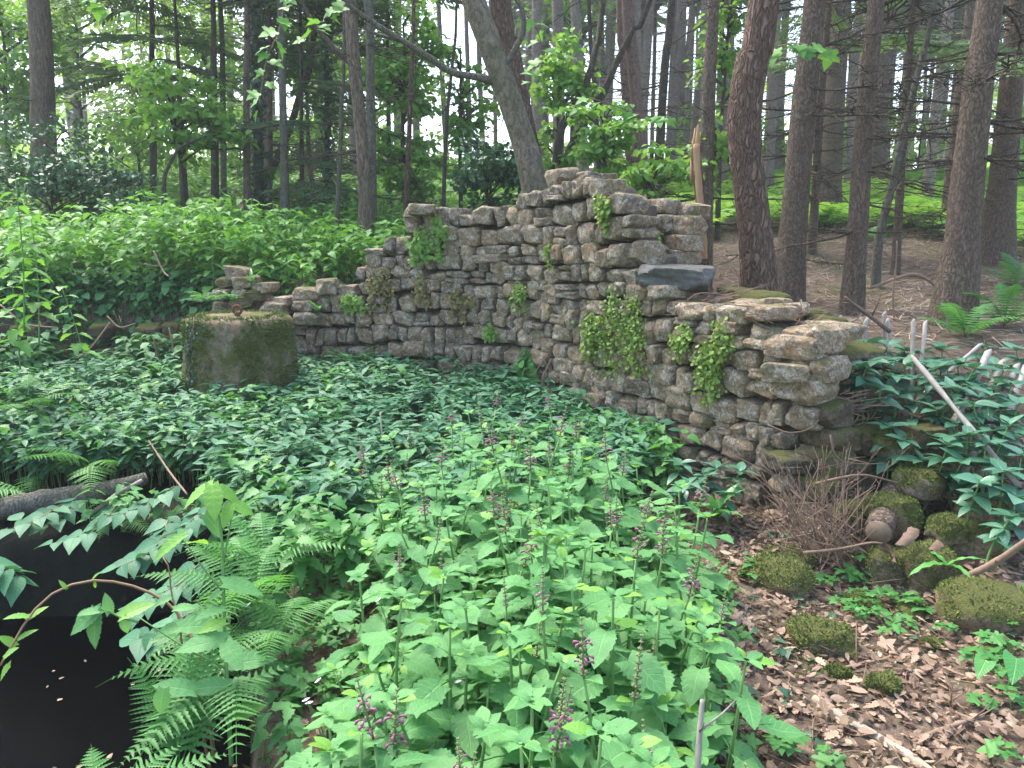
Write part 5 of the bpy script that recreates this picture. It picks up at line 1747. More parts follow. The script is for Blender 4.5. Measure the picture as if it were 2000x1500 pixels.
fern('soft fern above the mossy log at the far left', 180, 915, 9, .55, Y=4.6, face=3.9, el=(-.05, .55), seed=5, spread=4.5)
fern('small fern on the near side of the mossy log', 60, 970, 5, .42, Y=4.4, face=3.4, el=(-.05, .4), seed=6, spread=3)
fern('fine fern drooping over the back edge of the pit', 215, 1010, 4, .34, Y=4.15, face=.3, el=(-.2, .2), seed=7, spread=3)
fern('fern in dark leaves left of the drum', 60, 800, 6, .5, Y=5.4, face=0, el=(.1, .6), seed=8)
for k, (px, py) in enumerate([(1885, 660), (1960, 640), (1700, 470), (1920, 470), (1985, 560), (1830, 430)]):
    fern(['green bracken beside the thick rough conifer foot', 'green bracken behind the leaning palings', 'small bracken between the slim conifers', 'bracken left of the rightmost conifer foot', 'bracken right of the rightmost conifer foot', 'small bracken by the thin yellowish trunk'][k], px, py, 7, .5, seed=20 + k, name='bracken')
fern('mid green fern growing from the tumbled mossy stub', 405, 590, 7, .34, Y=6.9, face=4.2, el=(.1, .7), seed=31, spread=5)

def strap(seed):
    q = random.Random(seed)
    n = 12
    V, U = [], []
    for i in range(n):
        v = i / (n - 1)
        w = .085 * (math.sin(math.pi * min(1, .25 + v * .78)) ** .5) if i < n - 1 else .004
        z = .42 * v - .62 * v * v
        for sx in (-1, 0, 1):
            V.append((sx * w * (1 + .12 * math.sin(v * 26 + sx)), v, z + .02 * abs(sx) + .02 * math.sin(v * 22 + sx * 1.3) * abs(sx)))
            U.append((sx, v, 0))
    f = []
    for i in range(n - 1):
        a = 3 * i
        f += [(a, a + 1, a + 4, a + 3), (a + 1, a + 2, a + 5, a + 4)]
    return mesh_of((np.array(V), [np.array(f)], np.array(U, float)), 'strap_leaf', M['harts'])
STRAP = [strap(k) for k in range(3)]
def harts(label, px, py, Y, n, L, seed, face=4.7, spread=5.5, el=(.2, 1.0)):
    q = random.Random(seed)
    p = at(px, py, Y)
    t = thing('harts_tongue_fern', label, 'fern', p)
    for k in range(n):
        az = face + (k / n - .5) * spread + q.gauss(0, .2)
        e = q.uniform(*el)
        d = np.array((math.cos(az) * math.cos(e), math.sin(az) * math.cos(e), math.sin(e)))
        link('leaf', STRAP[q.randrange(3)], t, M=mat4(basis(d[None], np.array((0, 0, 1.)))[0] * L * q.uniform(.7, 1.1), (0, 0, 0)))
harts("strap-leaved hart's tongue fern at the wall foot near the drum", 690, 722, 6.72, 11, .30, 1)
harts("strap-leaved fern tuft growing left of the wall foot one", 640, 720, 6.78, 6, .24, 2)
harts('glossy wavy strap fern in shade below the broken wall end', 1400, 1010, 3.95, 8, .24, 3, el=(.5, 1.2))
harts('bright strap fern with three fronds on the twiggy bank', 1850, 1105, 3.3, 4, .20, 4, el=(.05, .7))
harts('small strap fern on top of the tumbled stub', 455, 588, 6.9, 5, .2, 5)
harts('small strap fern on the wall top right of the drum', 620, 608, 6.85, 5, .22, 6)
harts('upright strap fern sprouting from the stub top', 492, 560, 6.98, 4, .2, 7, el=(.7, 1.3))

# ------------------------------------------------------------------ laurel-leaved shrubs on the right bank
LL = []
for k in range(3):
    V, f, u = LANCE
    V = V.copy()
    V[:, 0] *= (1.35, 1.55, 1.2)[k]
    V[:, 2] += -.1 * k * V[:, 1] ** 2
    LL.append(mesh_of((V, f, u), 'laurel_leaf', M['laurel']))
ql = random.Random(8)
def laurel(px, py, Y, h, label, group, tiers=3, size=.105):
    if 'fenced' in label:
        zone = 'by the wall end and stake tips' if px < 1745 else ('between stakes and fallen paling' if px < 1880 else ('behind the leaning palings' if py < 740 else ('under the leaning palings' if py < 880 else 'low on the bank above the pole')))
        hl = 'taller' if h > .39 else 'shorter'
        label, group = hl + ' whorled-leaf shoot ' + zone, hl + ' laurel shoots ' + zone
    elif px is not None:
        zone = 'nearest the wall end' if px > 1410 else ('in the middle of the wall-foot row' if px > 1340 else 'nearest the dark carpet')
        label, group = 'narrow-leaved shoot at wall foot ' + zone, 'wall foot shoots ' + zone
    top = at(px, py, Y)
    lean = np.array((ql.gauss(0, .08), ql.gauss(.04, .06), 0))
    bx, by = top[0] + lean[0], top[1] + lean[1]
    gz_ = float(ground(bx, by))
    base = np.array((bx, by, max(gz_, top[2] - h) if gz_ < top[2] else top[2] - .12))
    t = thing('laurel_shoot', label, 'shrub', base, group)
    mb = MB()
    C = smooth_path([base - np.array((0, 0, .05)), (base + top) / 2 + np.array((ql.gauss(0, .02), ql.gauss(0, .02), 0)), top], 8)
    mb.add(*tube(C, np.linspace(.007, .003, 8), 6))
    link('stem', mb.mesh('stem', M['stem'], base), t)
    for i in range(tiers):
        u = 1 - i * .17
        c = np.array([np.interp(u, np.linspace(0, 1, 8), C[:, a]) for a in range(3)])
        n = 6 if i == 0 else 5
        a0 = ql.uniform(0, 6.28)
        for k in range(n):
            az = a0 + k * 6.283 / n + ql.gauss(0, .2)
            e = (.35 if i == 0 else .02) + ql.gauss(0, .2)
            d = np.array((math.cos(az) * math.cos(e), math.sin(az) * math.cos(e), math.sin(e)))
            B = basis(d[None], np.array((ql.gauss(0, .2), ql.gauss(0, .2), 1.)))[0]
            link('leaf', LL[ql.randrange(3)], t, M=mat4(B * size * ql.uniform(.7, 1.2), c - base))
grp = 'laurel-leaved shoots on the bank among the palings'
for (px, py, Y) in [(1665, 690, 4.5), (1690, 720, 4.4), (1700, 670, 4.7), (1735, 650, 4.9), (1770, 690, 4.6), (1720, 760, 4.3), (1748, 735, 4.4), (1800, 665, 4.9), (1840, 660, 4.9), (1790, 740, 4.4), (1830, 720, 4.5), (1870, 690, 4.6), (1905, 720, 4.4), (1945, 690, 4.6), (1985, 660, 4.7),
                    (1860, 760, 4.2), (1900, 790, 4.0), (1935, 770, 4.1), (1975, 750, 4.2), (1890, 850, 3.8), (1850, 870, 3.8), (1925, 870, 3.7), (1970, 830, 3.8), (1995, 890, 3.6), (1960, 920, 3.5), (1740, 835, 4.1), (1765, 860, 4.0), (1990, 790, 4.0), (1880, 900, 3.7), (1915, 940, 3.5), (1985, 970, 3.4), (1800, 900, 3.9), (1690, 650, 4.95), (1765, 660, 5.0), (1920, 655, 5.0), (1960, 720, 4.4), (1830, 800, 4.2), (1975, 1010, 3.3),
                    (1815, 690, 4.7), (1850, 715, 4.6), (1885, 745, 4.4), (1920, 760, 4.3), (1955, 800, 4.1), (1985, 850, 3.9), (1700, 705, 4.55), (1730, 705, 4.6), (1905, 905, 3.75), (1940, 840, 3.9), (1870, 830, 4.05), (1815, 850, 4.05), (1780, 790, 4.3), (1755, 770, 4.35)]:
    laurel(px, py + (24 if py < 700 else 0), Y, ql.uniform(.28, .5), 'dark bluish-green shoot with whorls of lance-shaped leaves on the fenced bank', grp, size=.118)
for (px, py, Y) in [(1330, 905, 4.25), (1375, 930, 4.15), (1420, 965, 4.0), (1345, 945, 4.05), (1445, 920, 4.1), (1285, 890, 4.4), (1400, 915, 4.2)]:
    laurel(px, py, Y, .3, 'dark narrow-leaved shoot standing against the wall foot near its broken end', 'dark shoots at the wall foot', size=.10)

# ------------------------------------------------------------------ chestnut paling fence, collapsed
def paling_mesh(C, r, mat, base, point=True):
    C = np.asarray(C, float)
    n = 8
    P = smooth_path(C, n)
    rr_ = r * (1 + .14 * np.sin(np.arange(n) * 1.9 + C[0, 0] * 40))
    if point:
        d = norm(P[-1] - P[-2])
        P = np.vstack([P, P[-1] + d * r * 1.7 + np.array((r * .35, 0, 0))])
        rr_ = np.concatenate([rr_, [r * .30]])
    mb = MB()
    mb.add(*tube(P, rr_, 5, rough=.26, seed=int(abs(C[0, 0]) * 1000) % 97))
    return mb.mesh('paling', M[mat], base)
fb = at(1790, 760, 4.7)
fb[2] = float(ground(fb[0], fb[1]))
fence = thing('paling_fence', 'collapsed chestnut paling fence of pale pointed stakes wired together', 'fence', fb)
for (x0, y0, x1, y1, Y0, Y1, w) in [(1566, 640, 1564, 592, 5.6, 5.6, 9), (1690, 690, 1692, 628, 5.5, 5.5, 10), (1680, 690, 1698, 622, 5.6, 5.6, 6), (1728, 670, 1728, 614, 5.5, 5.5, 8), (1735, 680, 1734, 628, 5.4, 5.4, 8), (1641, 690, 1642, 620, 5.5, 5.5, 6), (1658, 690, 1659, 634, 5.5, 5.5, 7),
                                   (1782, 812, 1784, 630, 4.7, 4.9, 9), (1790, 812, 1808, 632, 4.7, 4.9, 8), (1762, 810, 1914, 674, 4.5, 4.9, 8), (1824, 895, 1930, 690, 4.1, 4.6, 13), (1852, 905, 1958, 708, 4.05, 4.6, 12), (1880, 930, 1986, 716, 4.0, 4.6, 13), (1920, 930, 2004, 716, 3.95, 4.6, 12), (1742, 900, 1716, 830, 4.2, 4.3, 9)]:
    p, q = at(x0, y0, Y0), at(x1, y1, Y1)
    r = w * .5 * float(depth(q)) / F
    link('paling', paling_mesh([p, (p + q) / 2 + np.array((rs.gauss(0, .006), 0, 0)), q], r, 'paling', fb), fence)
p, q = at(1784, 700, 4.3), at(1990, 950, 3.55)
o = link('paling', paling_mesh([q, (p + q) / 2, p], .0150, 'greystick', fb), fence)
o['label'] = 'long grey paling fallen across the others'
m = MB()
C = smooth_path([at(1810, 672, 4.85), at(1850, 690, 4.8), at(1882, 716, 4.6), at(1925, 740, 4.5), at(1972, 750, 4.45), at(2010, 770, 4.4)], 24)
m.add(*tube(C + np.stack([0 * C[:, 0], 0 * C[:, 0], .006 * np.sin(np.arange(24) * 2.1)], 1), .0028, 5))
link('wire', m.mesh('wire', M['rust'], fb), fence)

# ------------------------------------------------------------------ fallen sticks, logs and brush
def stick(name, label, cat, pts, Y, widths, mat, knots=0, n=18, dead=False):
    P = np.array([at(x, y, yy) for (x, y), yy in zip(pts, Y)])
    k = np.array([float(depth(p)) / F for p in P])
    C = smooth_path(P, n)
    r = np.interp(np.linspace(0, 1, n), np.linspace(0, 1, len(pts)), np.array(widths) * .5 * k)
    b_ = C[0].copy()
    mb = MB()
    mb.add(*tube(C, r, 9, rough=.13, seed=len(label)))
    for j in range(knots):
        i = rs.randrange(3, n - 2)
        d = norm(np.array((rs.gauss(0, 1), rs.gauss(0, 1), abs(rs.gauss(.4, .5)))))
        L = rs.uniform(.05, .18)
        mb.add(*tube([C[i], C[i] + d * L * .6, C[i] + d * L + np.array((0, 0, .01))], [r[i] * .5, r[i] * .35, r[i] * .15], 5))
    return thing(name, label, cat, b_, None, mb.mesh(name, M[mat], b_))
def on_ground(px, py, lift=.02):
    p = hit(px, py, .8)
    return float(p[1]) - lift * .3
def gstick(name, label, cat, pts, widths, mat, knots=0, dY=-.02):
    stick(name, label, cat, pts, [on_ground(*p) + dY for p in pts], widths, mat, knots)
gstick('fallen_stick', 'pale straight bare stick lying across the leaf litter', 'stick', [(1590, 1365), (1650, 1405), (1720, 1445), (1775, 1478), (1830, 1520)], [17, 19, 20, 21, 22], 'palestick', 1)
gstick('fallen_stick', 'grey-brown broken stick half under the woundwort leaves', 'stick', [(1505, 1372), (1470, 1420), (1440, 1460), (1415, 1500)], [18, 20, 21, 20], 'twig')
gstick('fallen_branch', 'thin forked brown branch crossing the pale stick', 'branch', [(1990, 1445), (1920, 1415), (1850, 1385), (1800, 1360), (1700, 1352), (1650, 1360)], [9, 9, 8, 7, 6, 5], 'twig', 5)
gstick('fallen_branch', 'thin brown branch running up from the pale stick', 'branch', [(1745, 1470), (1800, 1440), (1860, 1418), (1922, 1398)], [9, 9, 9, 8], 'twig', 3)
gstick('fallen_stick', 'curved brown stick beside the middle mossy stone', 'stick', [(1615, 1312), (1680, 1298), (1735, 1285), (1770, 1260)], [7, 8, 8, 7], 'twig', 3)
gstick('fallen_stick', 'slim dark twig lying below the two mossy stones', 'stick', [(1500, 1080), (1560, 1125), (1600, 1145), (1640, 1142)], [6, 6, 6, 5], 'twig', 3)
stick('fallen_pole', 'long weathered pole leaning down the bank past the strap fern', 'pole', [(2010, 1052), (1950, 1095), (1880, 1130), (1820, 1160), (1770, 1180)], [3.05, 3.15, 3.25, 3.32, 3.36], [12, 14, 14, 13, 9], 'twig', 3)
stick('upright_stick', 'broken upright dead stick at the bottom among woundwort', 'stick', [(1362, 1520), (1366, 1440), (1372, 1366)], [1.62, 1.66, 1.70], [13, 12, 9], 'greystick', 2)
stick('dead_branch', 'slanting brown branch with an orange tip behind the fence', 'branch', [(1738, 648), (1700, 618), (1670, 596), (1650, 580)], [5.2, 5.2, 5.2, 5.2], [9, 8, 7, 6], 'twig', 2)
stick('fallen_log', 'mossy fallen log lying along the back edge of the pit', 'log', [(-30, 1000), (60, 982), (150, 968), (230, 952), (285, 934)], [4.22, 4.25, 4.3, 4.36, 4.4], [46, 46, 42, 36, 26], 'grey')
stick('broken_branch', 'bare pale branch stub propped on the mossy log', 'branch', [(180, 1003), (225, 968), (278, 938)], [4.15, 4.2, 4.3], [9, 9, 8], 'palestick')
stick('bent_branch', 'crooked pale branch lying on the forest floor behind the fence', 'branch', [(1700, 562), (1740, 548), (1780, 536), (1810, 545), (1834, 565)], [7.0, 7.0, 7.0, 7.0, 7.0], [5, 6, 7, 7, 5], 'twig', 2)
stick('thin_stem', 'thin grey dead stem standing behind the fence tips', 'stick', [(1748, 640), (1744, 580), (1750, 520), (1752, 470)], [6.2, 6.2, 6.2, 6.2], [4, 4, 3, 2], 'twig', 5)
stick('straw_stalk', 'long pale dead stem leaning through the dark leaf carpet', 'stick', [(776, 1096), (745, 1020), (715, 960), (692, 915)], [3.7, 3.9, 4.1, 4.3], [5, 5, 4, 3], 'palestick')
stick('straw_stalk', 'upright thin straw stem in front of the wall', 'stick', [(750, 930), (747, 870), (743, 805)], [4.6, 4.7, 4.8], [4, 3, 3], 'palestick')
stick('straw_stalk', 'thin dark straw stem leaning over the pit sapling', 'stick', [(365, 965), (330, 920), (290, 860)], [3.9, 4.3, 4.7], [4, 4, 3], 'twig')
for k, (a, b_, lab) in enumerate([((0, 595), (110, 640), 'long brown bramble cane arching at the far left bank'), ((215, 630), (150, 700), 'pale cane slanting over the dark hollow'), ((330, 640), (345, 700), 'bare upright cane left of the drum'), ((300, 660), (306, 705), 'short bare cane beside the upright one'), ((210, 618), (265, 632), 'thin cane lying along the bank top'), ((300, 490), (330, 540), 'dead brown stalk sticking up in the nettles')]):
    mid = ((a[0] + b_[0]) / 2 + rs.uniform(-8, 8), (a[1] + b_[1]) / 2 + 14)
    stick('dead_cane', lab, 'cane', [a, mid, b_], [6.6, 6.55, 6.5], [3.4, 3.2, 2.6], 'twig', 2)

# log end and bark at the foot of the bank
lp = at(1716, 1040, 3.55)
lg = thing('cut_log', 'short cut log end showing its sawn face among dead twigs', 'log', lp)
m = MB()
dlog = norm(np.array((.55, .85, .10)))
C = np.array([lp, lp + dlog * .25, lp + dlog * .6])
m.add(*tube(smooth_path(C, 8), .068, 14, rough=.08))
link('bark', m.mesh('bark', M['spruce'], lp), lg)
m = MB()
m.add(*tube(np.array([lp - dlog * .006, lp + dlog * .02]), [.060, .064], 14, rough=.05))
link('cut_face', m.mesh('cut_face', M['cutwood'], lp), lg)
for k, (px, py, w, h, a, lab) in enumerate([(1775, 1050, 56, 15, -.5, 'curled brown bark strip just beyond the cut log'), (1732, 1078, 22, 40, 1.1, 'dark red bark flake hanging under the cut log'), (1828, 1068, 34, 12, -.3, 'pale broken bark flake at the far end of the strips')]):
    p = at(px, py, 3.42)
    kk = float(depth(p)) / F
    n = 9
    V, f = [], []
    for i in range(n):
        for j in range(5):
            u = i / (n - 1)
            x = (u - .5) * w * kk * (1 + .18 * vnoise(np.array([[j * 1.7, k, u]]))[0])
            y = (j / 4 - .5) * h * kk * 1.7 * (1 - .5 * abs(u - .5) + .25 * vnoise(np.array([[u * 6, k * 3.1, j]]))[0])
            V.append((x, y, .22 * h * kk * math.cos(j / 4 * 3.1 - 1.55) + .05 * w * kk * math.sin(u * 4 + k) + .004 * vnoise(np.array([[i * .9, j * .9, k]]))[0]))
    for i in range(n - 1):
        for j in range(4):
            q = i * 5 + j
            f.append((q, q + 1, q + 6, q + 5))
    V = np.array(V)
    Vb = V - np.array((0, 0, .004))
    nv = len(V)
    fb_ = [(c + nv, b__ + nv, a__ + nv, d__ + nv) for (d__, a__, b__, c) in f]
    me = new_mesh('bark_flake', np.vstack([V, Vb]), [np.array(f), np.array(fb_)], M['twig'])
    o = thing('bark_flake', lab, 'bark', p, None, me)
    o.rotation_euler = (.5, a, .6)
# dead brush fan
bp = hit(1660, 1105)
bp[2] += .02
brush = thing('dead_brush', 'fan of bare brown twigs sprouting at the broken wall end', 'dead bush', bp)
for k in range(110):
    rx, ry = rs.gauss(1640, 40), rs.gauss(1090, 22)
    tx, ty = rs.gauss(1620, 85), rs.uniform(860, 1075)
    Y0 = rs.uniform(3.5, 3.75)
    Y1 = rs.uniform(3.45, 4.0)
    a, c = at(rx, ry, Y0), at(tx, ty, Y1)
    mid = (a + c) / 2 + np.array((rs.gauss(-.03, .05), rs.gauss(0, .04), rs.gauss(-.05, .05)))
    mb = MB()
    P = smooth_path([a, mid, c], 10)
    r0 = rs.uniform(.0022, .0046)
    mb.add(*tube(P, np.linspace(r0, r0 * .35, 10), 5))
    for j in range(rs.randrange(1, 4)):
        i = rs.randrange(3, 9)
        d = norm((P[min(i + 1, 9)] - P[i]) + np.array((rs.gauss(0, .05), rs.gauss(0, .03), rs.gauss(0, .04))))
        mb.add(*tube([P[i], P[i] + d * .05, P[i] + d * rs.uniform(.08, .18)], [r0 * .6, r0 * .5, r0 * .25], 4))
    link('twig', mb.mesh('twig', M['twig'], bp), brush)
for (pts, Ys, w) in [([(1590, 946), (1640, 934), (1690, 928), (1760, 945)], (3.7, 3.7, 3.75, 3.8), 7), ([(1622, 850), (1632, 890), (1665, 905), (1740, 905)], (3.9, 3.9, 3.95, 4.0), 5), ([(1570, 1080), (1640, 1072), (1700, 1060), (1724, 1062)], (3.5, 3.48, 3.45, 3.45), 7), ([(1500, 830), (1540, 845), (1580, 838), (1600, 820)], (4.0, 3.95, 3.95, 4.0), 4)]:
    P = smooth_path(np.array([at(x, y, yy) for (x, y), yy in zip(pts, Ys)]), 14)
    mb = MB()
    mb.add(*tube(P, np.linspace(w, w * .5, 14) * .5 * 3.7 / F, 6))
    link('twig', mb.mesh('twig', M['twig'], bp), brush)

# ------------------------------------------------------------------ mossy stones on the ground
def tuft_on(me, n, length, keepz=-.1):
    vv = np.empty(len(me.vertices) * 3)
    me.vertices.foreach_get('co', vv)
    return vv.reshape(-1, 3)
for k, (px, py, w, h, Y, lab) in enumerate([
    (1520, 1125, 110, 70, None, 'low mossy stone cushion near the woundwort edge'), (1545, 1098, 95, 36, None, 'flat mossy stone just behind the low cushion'), (1612, 1250, 105, 58, None, 'bright mossy stone in the middle of the leaf litter'),
    (1690, 1182, 70, 42, None, 'small round mossy stone between litter stones and bank'), (1785, 1200, 50, 32, None, 'tiny mossy stone left of the big mossy boulder'), (1950, 1195, 160, 100, None, 'big mossy boulder beside the lower end of the weathered pole'),
    (1810, 1115, 120, 110, 3.45, 'tall dark mossy boulder under the bark slab'), (1735, 1115, 96, 90, 3.5, 'dark mossy block under the cut log'), (1850, 1035, 66, 56, 3.55, 'rounded green stone on the bank beside the pole'), (1895, 1060, 120, 110, 3.6, 'shaded dark boulder under the laurel shoots'),
    (1745, 1010, 90, 80, 3.75, 'mossy stone rising behind the cut log'), (1745, 870, 80, 60, 4.1, 'mossy rock below the crossed palings'), (1800, 940, 110, 70, 3.9, 'broad shaded rock deep under the palings'), (1665, 1010, 80, 70, 3.85, 'tumbled stone behind the twig fan'), (1930, 985, 110, 80, 3.7, 'dark mossy rock under the fallen grey paling'), (1735, 1345, 60, 44, None, 'small green-stained stone below the bright mossy one'), (1640, 1320, 40, 26, None, 'little mossy stone by the curved brown stick'), (1950, 1290, 60, 40, None, 'dark stone beside the broad arum leaves'), (1825, 1260, 30, 24, None, 'small pale mossy lump in the litter')]):
    p = hit(px, py + h * .35) if Y is None else at(px, py, Y)
    kk = float(depth(p)) / F
    W, Hh = w * kk, h * kk
    if Y is None:
        W, Hh = W * 1.15, Hh * 1.1
        p = p + np.array((0, W * .2, Hh * .10))
    t = thing('mossy_stone', lab, 'stone', p)
    me = MOSSY[k % 8]
    dims = np.array((W, W * .85, Hh))
    Rz = np.array(Matrix.Rotation(rs.uniform(0, 6.28), 3, 'Z'))
    link('rock', me, t, M=mat4((Rz * dims) if abs(W - W * .85) < .1 else Rz * dims, (0, 0, 0)))
    vv = np.empty(len(me.vertices) * 3)
    me.vertices.foreach_get('co', vv)
    vv = vv.reshape(-1, 3) @ (Rz * dims).T
    N = norm(vv / (dims ** 2))
    fsel = CSF_HI[R.integers(0, len(CSF_HI), 3600)]
    wts = R.dirichlet((1, 1, 1, 1), 3600)[:, :, None]
    P = (vv[fsel] * wts).sum(1)
    Nn = norm((N[fsel] * wts).sum(1))
    kp = (Nn[:, 2] > -.15) & (fbm((P + p) * 9, 13, 2) > -.45)
    mb = moss_on(P[kp], Nn[kp], .010 + .003 * (W > .2))
    o = link('moss', mb.mesh('moss', M['moss'], smooth=False), t)
    o['kind'] = 'stuff'

# ------------------------------------------------------------------ creepers hanging on the wall
def creeper(label, cx, cy, rx, ry, n, mat, size=.024, strands=8, name='creeper'):
    m, ms = MB(), MB()
    s0, z0 = wall_hit(np.array([cx]), np.array([cy]))
    p0, t0 = wall_at(s0)
    b_ = np.array((p0[0, 0], p0[0, 1], z0[0]))
    cl = []
    for k in range(strands):
        v_ = rs.random() ** .8
        x = rs.gauss(cx, rx * (.16 + .42 * v_))
        y = cy - ry * (1.0 - 1.1 * v_)
        L = ry * rs.uniform(.35, 1.3)
        ys = np.linspace(y, min(y + L, cy + ry * 1.05), 7)
        xs = x + np.cumsum(np.array([rs.gauss(0, rx * .06) for _ in range(7)]))
        s, z = wall_hit(xs, ys)
        p, t = wall_at(s)
        out = np.stack([t[:, 1], -t[:, 0]], -1)
        o = np.array([.03 + .03 * rs.random() for _ in range(7)])
        P = np.column_stack([p + out * o[:, None], z])
        ms.add(*tube(P, .0016, 4))
        cl.append(P)
    A = np.concatenate(cl)
    idx = R.integers(0, len(A), n)
    P = A[idx] + R.normal(0, .018, (n, 3))
    t = wall_at(s0)[1][0]
    out = np.array((t[1], -t[0], .55))
    D = np.stack([R.normal(0, .7, n), R.normal(-.2, .5, n), R.normal(-.5, .5, n)], 1)
    m.stamp(ROUND, basis(D, out + R.normal(0, .35, (n, 3))) * (size * R.uniform(.6, 1.3, n))[:, None, None], P)
    t_ = thing(name, label, 'creeper', b_)
    link('leaves', m.mesh('leaves', M[mat], b_), t_)
    link('stems', ms.mesh('stems', M['drycreeper'], b_), t_)
creeper('largest yellow-green creeper curtain left of the slab', 1215, 640, 62, 84, 1250, 'creeper', .021, strands=38)
creeper('creeper tail hanging lower and left of the largest curtain', 1160, 650, 30, 55, 420, 'creeper', strands=12)
creeper('green creeper clump on the left shoulder of the wall', 825, 480, 34, 34, 420, 'treelight', .035, 10)
creeper('small creeper running up to the wall top left of the peak', 858, 445, 16, 26, 140, 'treelight', .032, 5)
creeper('narrow creeper strand below the peak near the notch', 1185, 415, 12, 42, 260, 'creeper', .03, 6)
creeper('creeper tuft low on the wall near the broken end', 1390, 720, 30, 60, 560, 'creeper', strands=14)
creeper('faint creeper spread above the low tuft', 1420, 660, 40, 40, 260, 'creeper', strands=10)
creeper('thin creeper trails right of the largest curtain', 1335, 665, 34, 34, 240, 'creeper', strands=9)
creeper('small round-leaved creeper in the wall middle', 1025, 575, 20, 34, 240, 'creeper', strands=7)
creeper('creeper with dry tips left of the wall middle', 900, 590, 24, 40, 260, 'drycreeper', strands=9)
creeper('dry brown creeper beard on the left part of the wall', 825, 565, 16, 36, 260, 'drycreeper', strands=9)
creeper('dry hanging roots under the left ledge of the wall', 745, 565, 34, 44, 380, 'drycreeper', strands=14)
creeper('bright pennywort tuft low in the wall middle', 962, 650, 18, 12, 110, 'treelight', .032, 5)
creeper('leafy seedling with drooping leaves above the dark root hole', 1030, 712, 24, 26, 60, 'fern', .06, 5)
creeper('thin green wisp left of the notch stones', 1080, 495, 8, 24, 90, 'creeper', strands=3)
creeper('weedy greens on the sloping ledge right of the drum', 690, 590, 30, 20, 160, 'treelight', .03, 7)
# roots in the notch, dark root ball in the wall, dead twigs on the ledge
def rootset(name, label, cat, list_, mat='twig'):
    b_ = at(*list_[0][0][0], list_[0][1])
    t = thing(name, label, cat, b_)
    for pts, Y, w in list_:
        P = smooth_path(np.array([at(x, y, Y) for x, y in pts]), 12)
        mb = MB()
        mb.add(*tube(P, np.linspace(w, w * .5, 12) * .5 * Y / F, 6, rough=.1))
        link('root', mb.mesh('root', M[mat], b_), t)
rootset('bare_roots', 'bare pinkish roots hanging in the notch beside the wall peak', 'roots', [([(1262, 380), (1258, 410), (1264, 440), (1262, 500)], 5.75, 5), ([(1256, 400), (1266, 440), (1268, 500), (1270, 505)], 5.72, 4), ([(1250, 420), (1262, 460), (1272, 500)], 5.7, 3), ([(1270, 390), (1262, 420), (1258, 470)], 5.72, 4), ([(1240, 410), (1258, 430), (1280, 470)], 5.7, 3), ([(1265, 430), (1266, 470), (1266, 500)], 5.68, 5)])
rootset('dark_roots', 'dark root tangle poking from a hole low in the wall', 'roots', [([(1068, 690), (1075, 720), (1070, 760)], 5.92, 9), ([(1078, 700), (1060, 740), (1066, 770)], 5.9, 6), ([(1060, 700), (1080, 735), (1085, 765)], 5.9, 5), ([(1070, 695), (1050, 720), (1040, 735)], 5.9, 4)])
q_ = []
for k in range(34):
    x, y = rs.uniform(1290, 1420), rs.uniform(575, 625)
    q_.append(([(x, y), (x + rs.uniform(20, 50), y - rs.uniform(0, 18)), (x + rs.uniform(60, 120), y - rs.uniform(5, 40))], rs.uniform(4.85, 5.1), rs.uniform(1.5, 3.2)))
rootset('dead_twigs', 'heap of dead needles and twigs on the ledge under the slab', 'twigs', q_)
q_ = []
for k in range(30):
    x, y = rs.uniform(1480, 1580), rs.uniform(600, 660)
    a = rs.uniform(0, 3.1)
    L = rs.uniform(20, 55)
    q_.append(([(x, y), (x + L * math.cos(a), y - L * .4 * math.sin(a)), (x + 2 * L * math.cos(a + .1), y - L * .8 * math.sin(a))], rs.uniform(4.3, 4.55), rs.uniform(1.5, 3)))
rootset('dead_twigs', 'pile of dead brown needles on the mossy wall end', 'twigs', q_)
q_ = []
for k in range(40):
    x, y = rs.uniform(1625, 1700), rs.uniform(770, 830)
    a = rs.uniform(0, 3.1)
    L = rs.uniform(12, 40)
    q_.append(([(x, y), (x + L * math.cos(a), y - L * .4 * math.sin(a)), (x + 2 * L * math.cos(a + .1), y - L * .8 * math.sin(a))], rs.uniform(4.15, 4.35), rs.uniform(1.5, 3)))
rootset('dead_twigs', 'dead needle drift on the mossy block behind the wall end', 'twigs', q_)

# ------------------------------------------------------------------ plants at the pit
_h = (HEART[0] * np.array((.72, 1, 1)), HEART[1], HEART[2])
YL = [mesh_of(_h, 'leaf', M['young']), mesh_of(_h, 'leaf', M['wound'])]
def leafy_stem(name, label, cat, pts, Ys, w, leaves, mat='stem', leafset=None, extra=()):
    P = np.array([at(x, y, yy) for (x, y), yy in zip(pts, Ys)])
    C = smooth_path(P, 20)
    b_ = C[0].copy()
    t = thing(name, label, cat, b_)
    mb = MB()
    k = float(depth(C[10])) / F
    mb.add(*tube(C, np.linspace(w, w * .45, 20) * .5 * k, 6))
    for (u, (ax, ay), dy) in extra:
        i = int(u * 19)
        e = at(ax, ay, C[i][1] + dy)
        mb.add(*tube(smooth_path([C[i], (C[i] + e) / 2 + np.array((0, 0, -.01)), e], 6), np.linspace(w * .5, w * .25, 6) * .5 * k, 5))
    link('stem', mb.mesh('stem', M[mat], b_), t)
    for (x0, y0, x1, y1, Y, dY, kind, *wd) in leaves:
        a, c = at(x0, y0, Y), at(x1, y1, Y + dY)
        L = float(np.linalg.norm(c - a))
        B = basis((c - a)[None], np.array((rs.gauss(0, .2), -.45, 1.)))[0]
        link('leaf', (leafset or YL)[kind], t, M=mat4(B * L * np.array((wd[0] if wd else 1.0, 1, 1)), a - b_))
    return t
